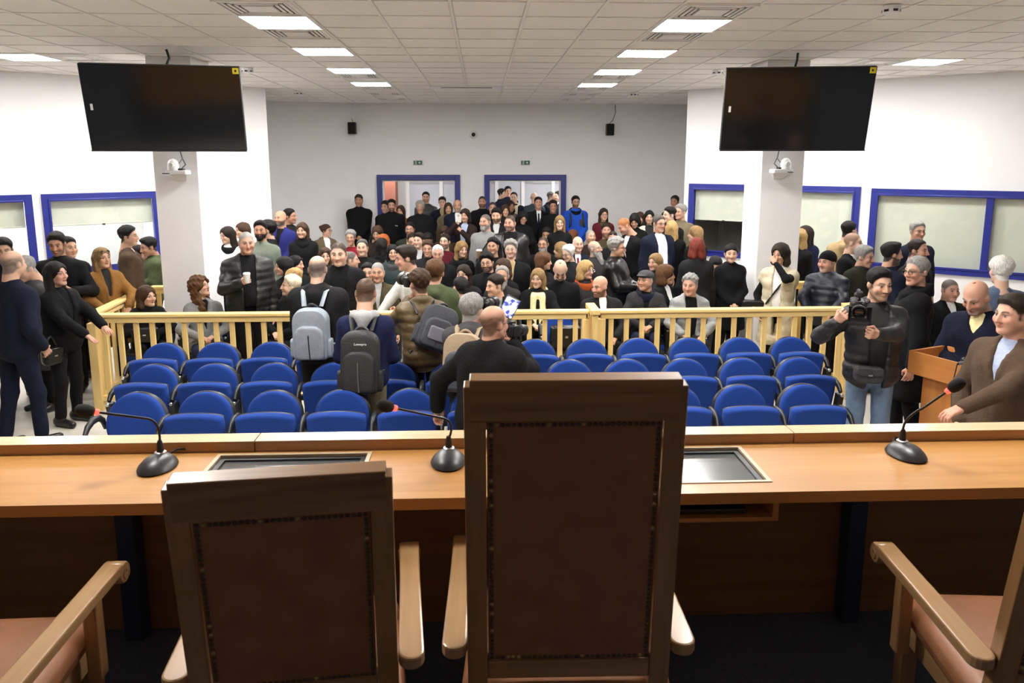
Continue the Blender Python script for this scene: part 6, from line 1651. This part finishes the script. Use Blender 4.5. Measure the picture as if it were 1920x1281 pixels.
MB().bevbox(-.02, .02, -.13, -.03, .10, .14, .008).obj('microphone', FOAM, e)
MB().bevbox(-.02, .02, .15, .23, .03, .085, .01).obj('viewfinder', BLACKPL, e)
MB().bevbox(.051, .058, -.02, .07, -.03, .05, .002).obj('side_screen', SCREEN, e)

# cups, phones, papers, bottle
def cup(loc, m, lid, label, sc=1.0):
    e = empty('paper_cup', loc); e.scale = (sc, sc, sc); tag(e, label, 'cup')
    MB().lathe([(.028, 0), (.031, .004), (.041, .105), (.042, .108)], 20).obj('cup_body', m, e, smooth=40)
    MB().lathe([(.044, .105), (.045, .112), (.040, .118), (.037, .126)], 20).obj('lid', lid, e, smooth=40)
    return e
q = who('with a white cup'); cup(q['hand'][1]+Vector((.0, -.02, -.03)), WHITEPL, WHITEPL, 'white paper cup in the hand of the black puffer jacket', .9)
q = who('holding a coffee cup'); cup(q['hand'][-1]+Vector((0, -.02, -.03)), mat('kraft_cup', (.30, .17, .07), .7), WHITEPL, 'brown coffee cup with white lid held by the grey shirt', 1.1)
def phone(loc, rot, label, m):
    e = empty('mobile_phone', loc); e.rotation_euler = rot; tag(e, label, 'phone', 'mobile phones')
    MB().bevbox(-.036, .036, -.004, .004, -.075, .075, .0035).obj('case', m, e)
    MB().box(-.033, .033, .0041, .0048, -.071, .071).obj('screen', SCREEN, e)
    for i, (a, b) in enumerate(((-.020, .055), (-.020, .035), (-.004, .045))):
        MB().lathe([(.0075, 0), (.0075, .002)], 12, Tm(a, -.004, b, 0, pi/2)).obj('lens', BLACKPL, e, smooth=40)
q = who('holding up a phone'); phone(q['hand'][1]+Vector((0, -.03, .04)), (0, 0, rad(-8)), 'pale phone held up in front of the brown coat', mat('pale_phone_case', (.62, .60, .55), .4))
q = who('turned right with a phone'); phone(mid(q)+Vector((.03, 0, .03)), (rad(80), 0, rad(62)), 'dark phone in the hands of the leather jacket', BLACKPL)
q = who('end of the railing with phone'); phone(mid(q)+Vector((0, -.02, .06)), (rad(60), 0, rad(20)), 'phone in the lap of the person seated at the left railing', WHITEPL)
q = who('reading papers'); e = MB().box(-.105, .105, -.15, .15, 0, .002, Tm(0, 0, 0, rad(15), rad(30))).box(-.105, .105, -.15, .15, .003, .005, Tm(.006, .004, 0, rad(11), rad(30))).obj('paper_sheets', mat('paper', (.8, .8, .8), .7), loc=mid(q)+Vector((-.03, -.05, .07))); tag(e, 'white papers read by the person by the right pillar', 'papers')
q = who('holding a water bottle'); e = empty('water_bottle', q['hand'][-1]+Vector((0, 0, -.06))); tag(e, 'clear water bottle held by the person with back turned', 'bottle')
MB().lathe([(.03, 0), (.033, .01), (.033, .12), (.028, .145), (.013, .17), (.013, .185)], 18).obj('bottle', mat('clear_plastic', (.75, .80, .85), .15), e, smooth=50)
MB().lathe([(.015, .185), (.015, .2)], 14).obj('cap', mat('blue_cap', (.05, .15, .6), .4), e, smooth=40)

# bags
def bag(loc, rz, w, h, d, label, m, handle=True):
    e = empty('handbag', loc, rz); tag(e, label, 'bag', 'handbags')
    MB().cushion(rounded(w, h, .05, .04), d, Tm(0, 0, 0) @ Matrix.Rotation(pi/2, 4, 'X'), crown=.5).obj('bag_body', m, e, smooth=60)
    MB().cushion(rounded(w*.9, h*.45, .03, .02), .03, Tm(0, -d*.5, h*.5) @ Matrix.Rotation(pi/2, 4, 'X'), crown=.4).obj('flap', m, e, smooth=60)
    if handle: MB().tube(arc((-w*.3, 0, h-.02), (0, 0, h+.24), (w*.3, 0, h-.02), 11), .009, 7).obj('handle', m, e, smooth=60)
    MB().box(-.015, .015, -d*.5-.02, -d*.5-.015, h*.52, h*.6).obj('clasp', STEEL, e)
    return e
BAGM = fabric('black', 'leather')
bag((.95, 8.22, .475), 0, .36, .27, .14, 'black handbag with handle standing on an empty blue seat', BAGM)
q = who('shielding the face'); bag(q['tp'](.27, .10, -.06), rad(-20), .26, .17, .10, 'black shoulder bag at the hip of the beige vest', BAGM, False)
q = who('end of the railing with phone'); bag(Vector((float(q['root'][0])+.10, float(q['root'][1])-.30, .59)), rad(15), .28, .17, .10, 'black bag on the lap of the person at the left railing', BAGM, False)
q = who('railing corner'); bag(q['tp'](.24, .10, -.20), rad(70), .20, .16, .07, 'black bag hanging beside the person in black suit', BAGM)
q = who('holding a video camera'); e = bag(q['tp'](.07, .20, -.04), rad(-14), .22, .13, .08, 'grey belt bag worn over the jeans', fabric('dgrey'), False)
q = who('front row looking left'); 
# small marks on clothes
def chest_mark(text, a, b, c, w, h, m, nm, rot=0):
    q = who(text); o = q['obj']; M = o.matrix_world.inverted() if False else None
    F = frame_of(q, a, b, c); k = MB().box(-w/2, w/2, -.003, .003, -h/2, h/2, Matrix.Rotation(rot, 4, 'Y')).obj(nm, m, None)
    k.matrix_world = F; bpy.context.view_layer.update(); k.parent = o; k.matrix_parent_inverse = Matrix.Translation(o.location).inverted() if False else (Matrix.Translation(o.location) @ Matrix.Rotation(o.rotation_euler.z, 4, 'Z')).inverted()
chest_mark('small white logo', -.09, .165, .30, .055, .010, WHITEPL, 'logo_print', rad(-12))
chest_mark('with white badge', .20, .0, .36, .012, .05, WHITEPL, 'badge')
chest_mark('holding a video camera', -.10, .158, .33, .03, .07, mat('blue_emblem', (.03, .05, .22), .6), 'emblem')
chest_mark('bright blue jacket', -.085, .168, .30, .075, .12, fabric('dgrey'), 'chest_pocket')

# prototypes are not part of the scene
def drop(o):
    for c in list(o.children): drop(c)
    bpy.data.objects.remove(o, do_unlink=True)
for p in (S_STD, S_END, S_BARE, S_DOWN): drop(p)
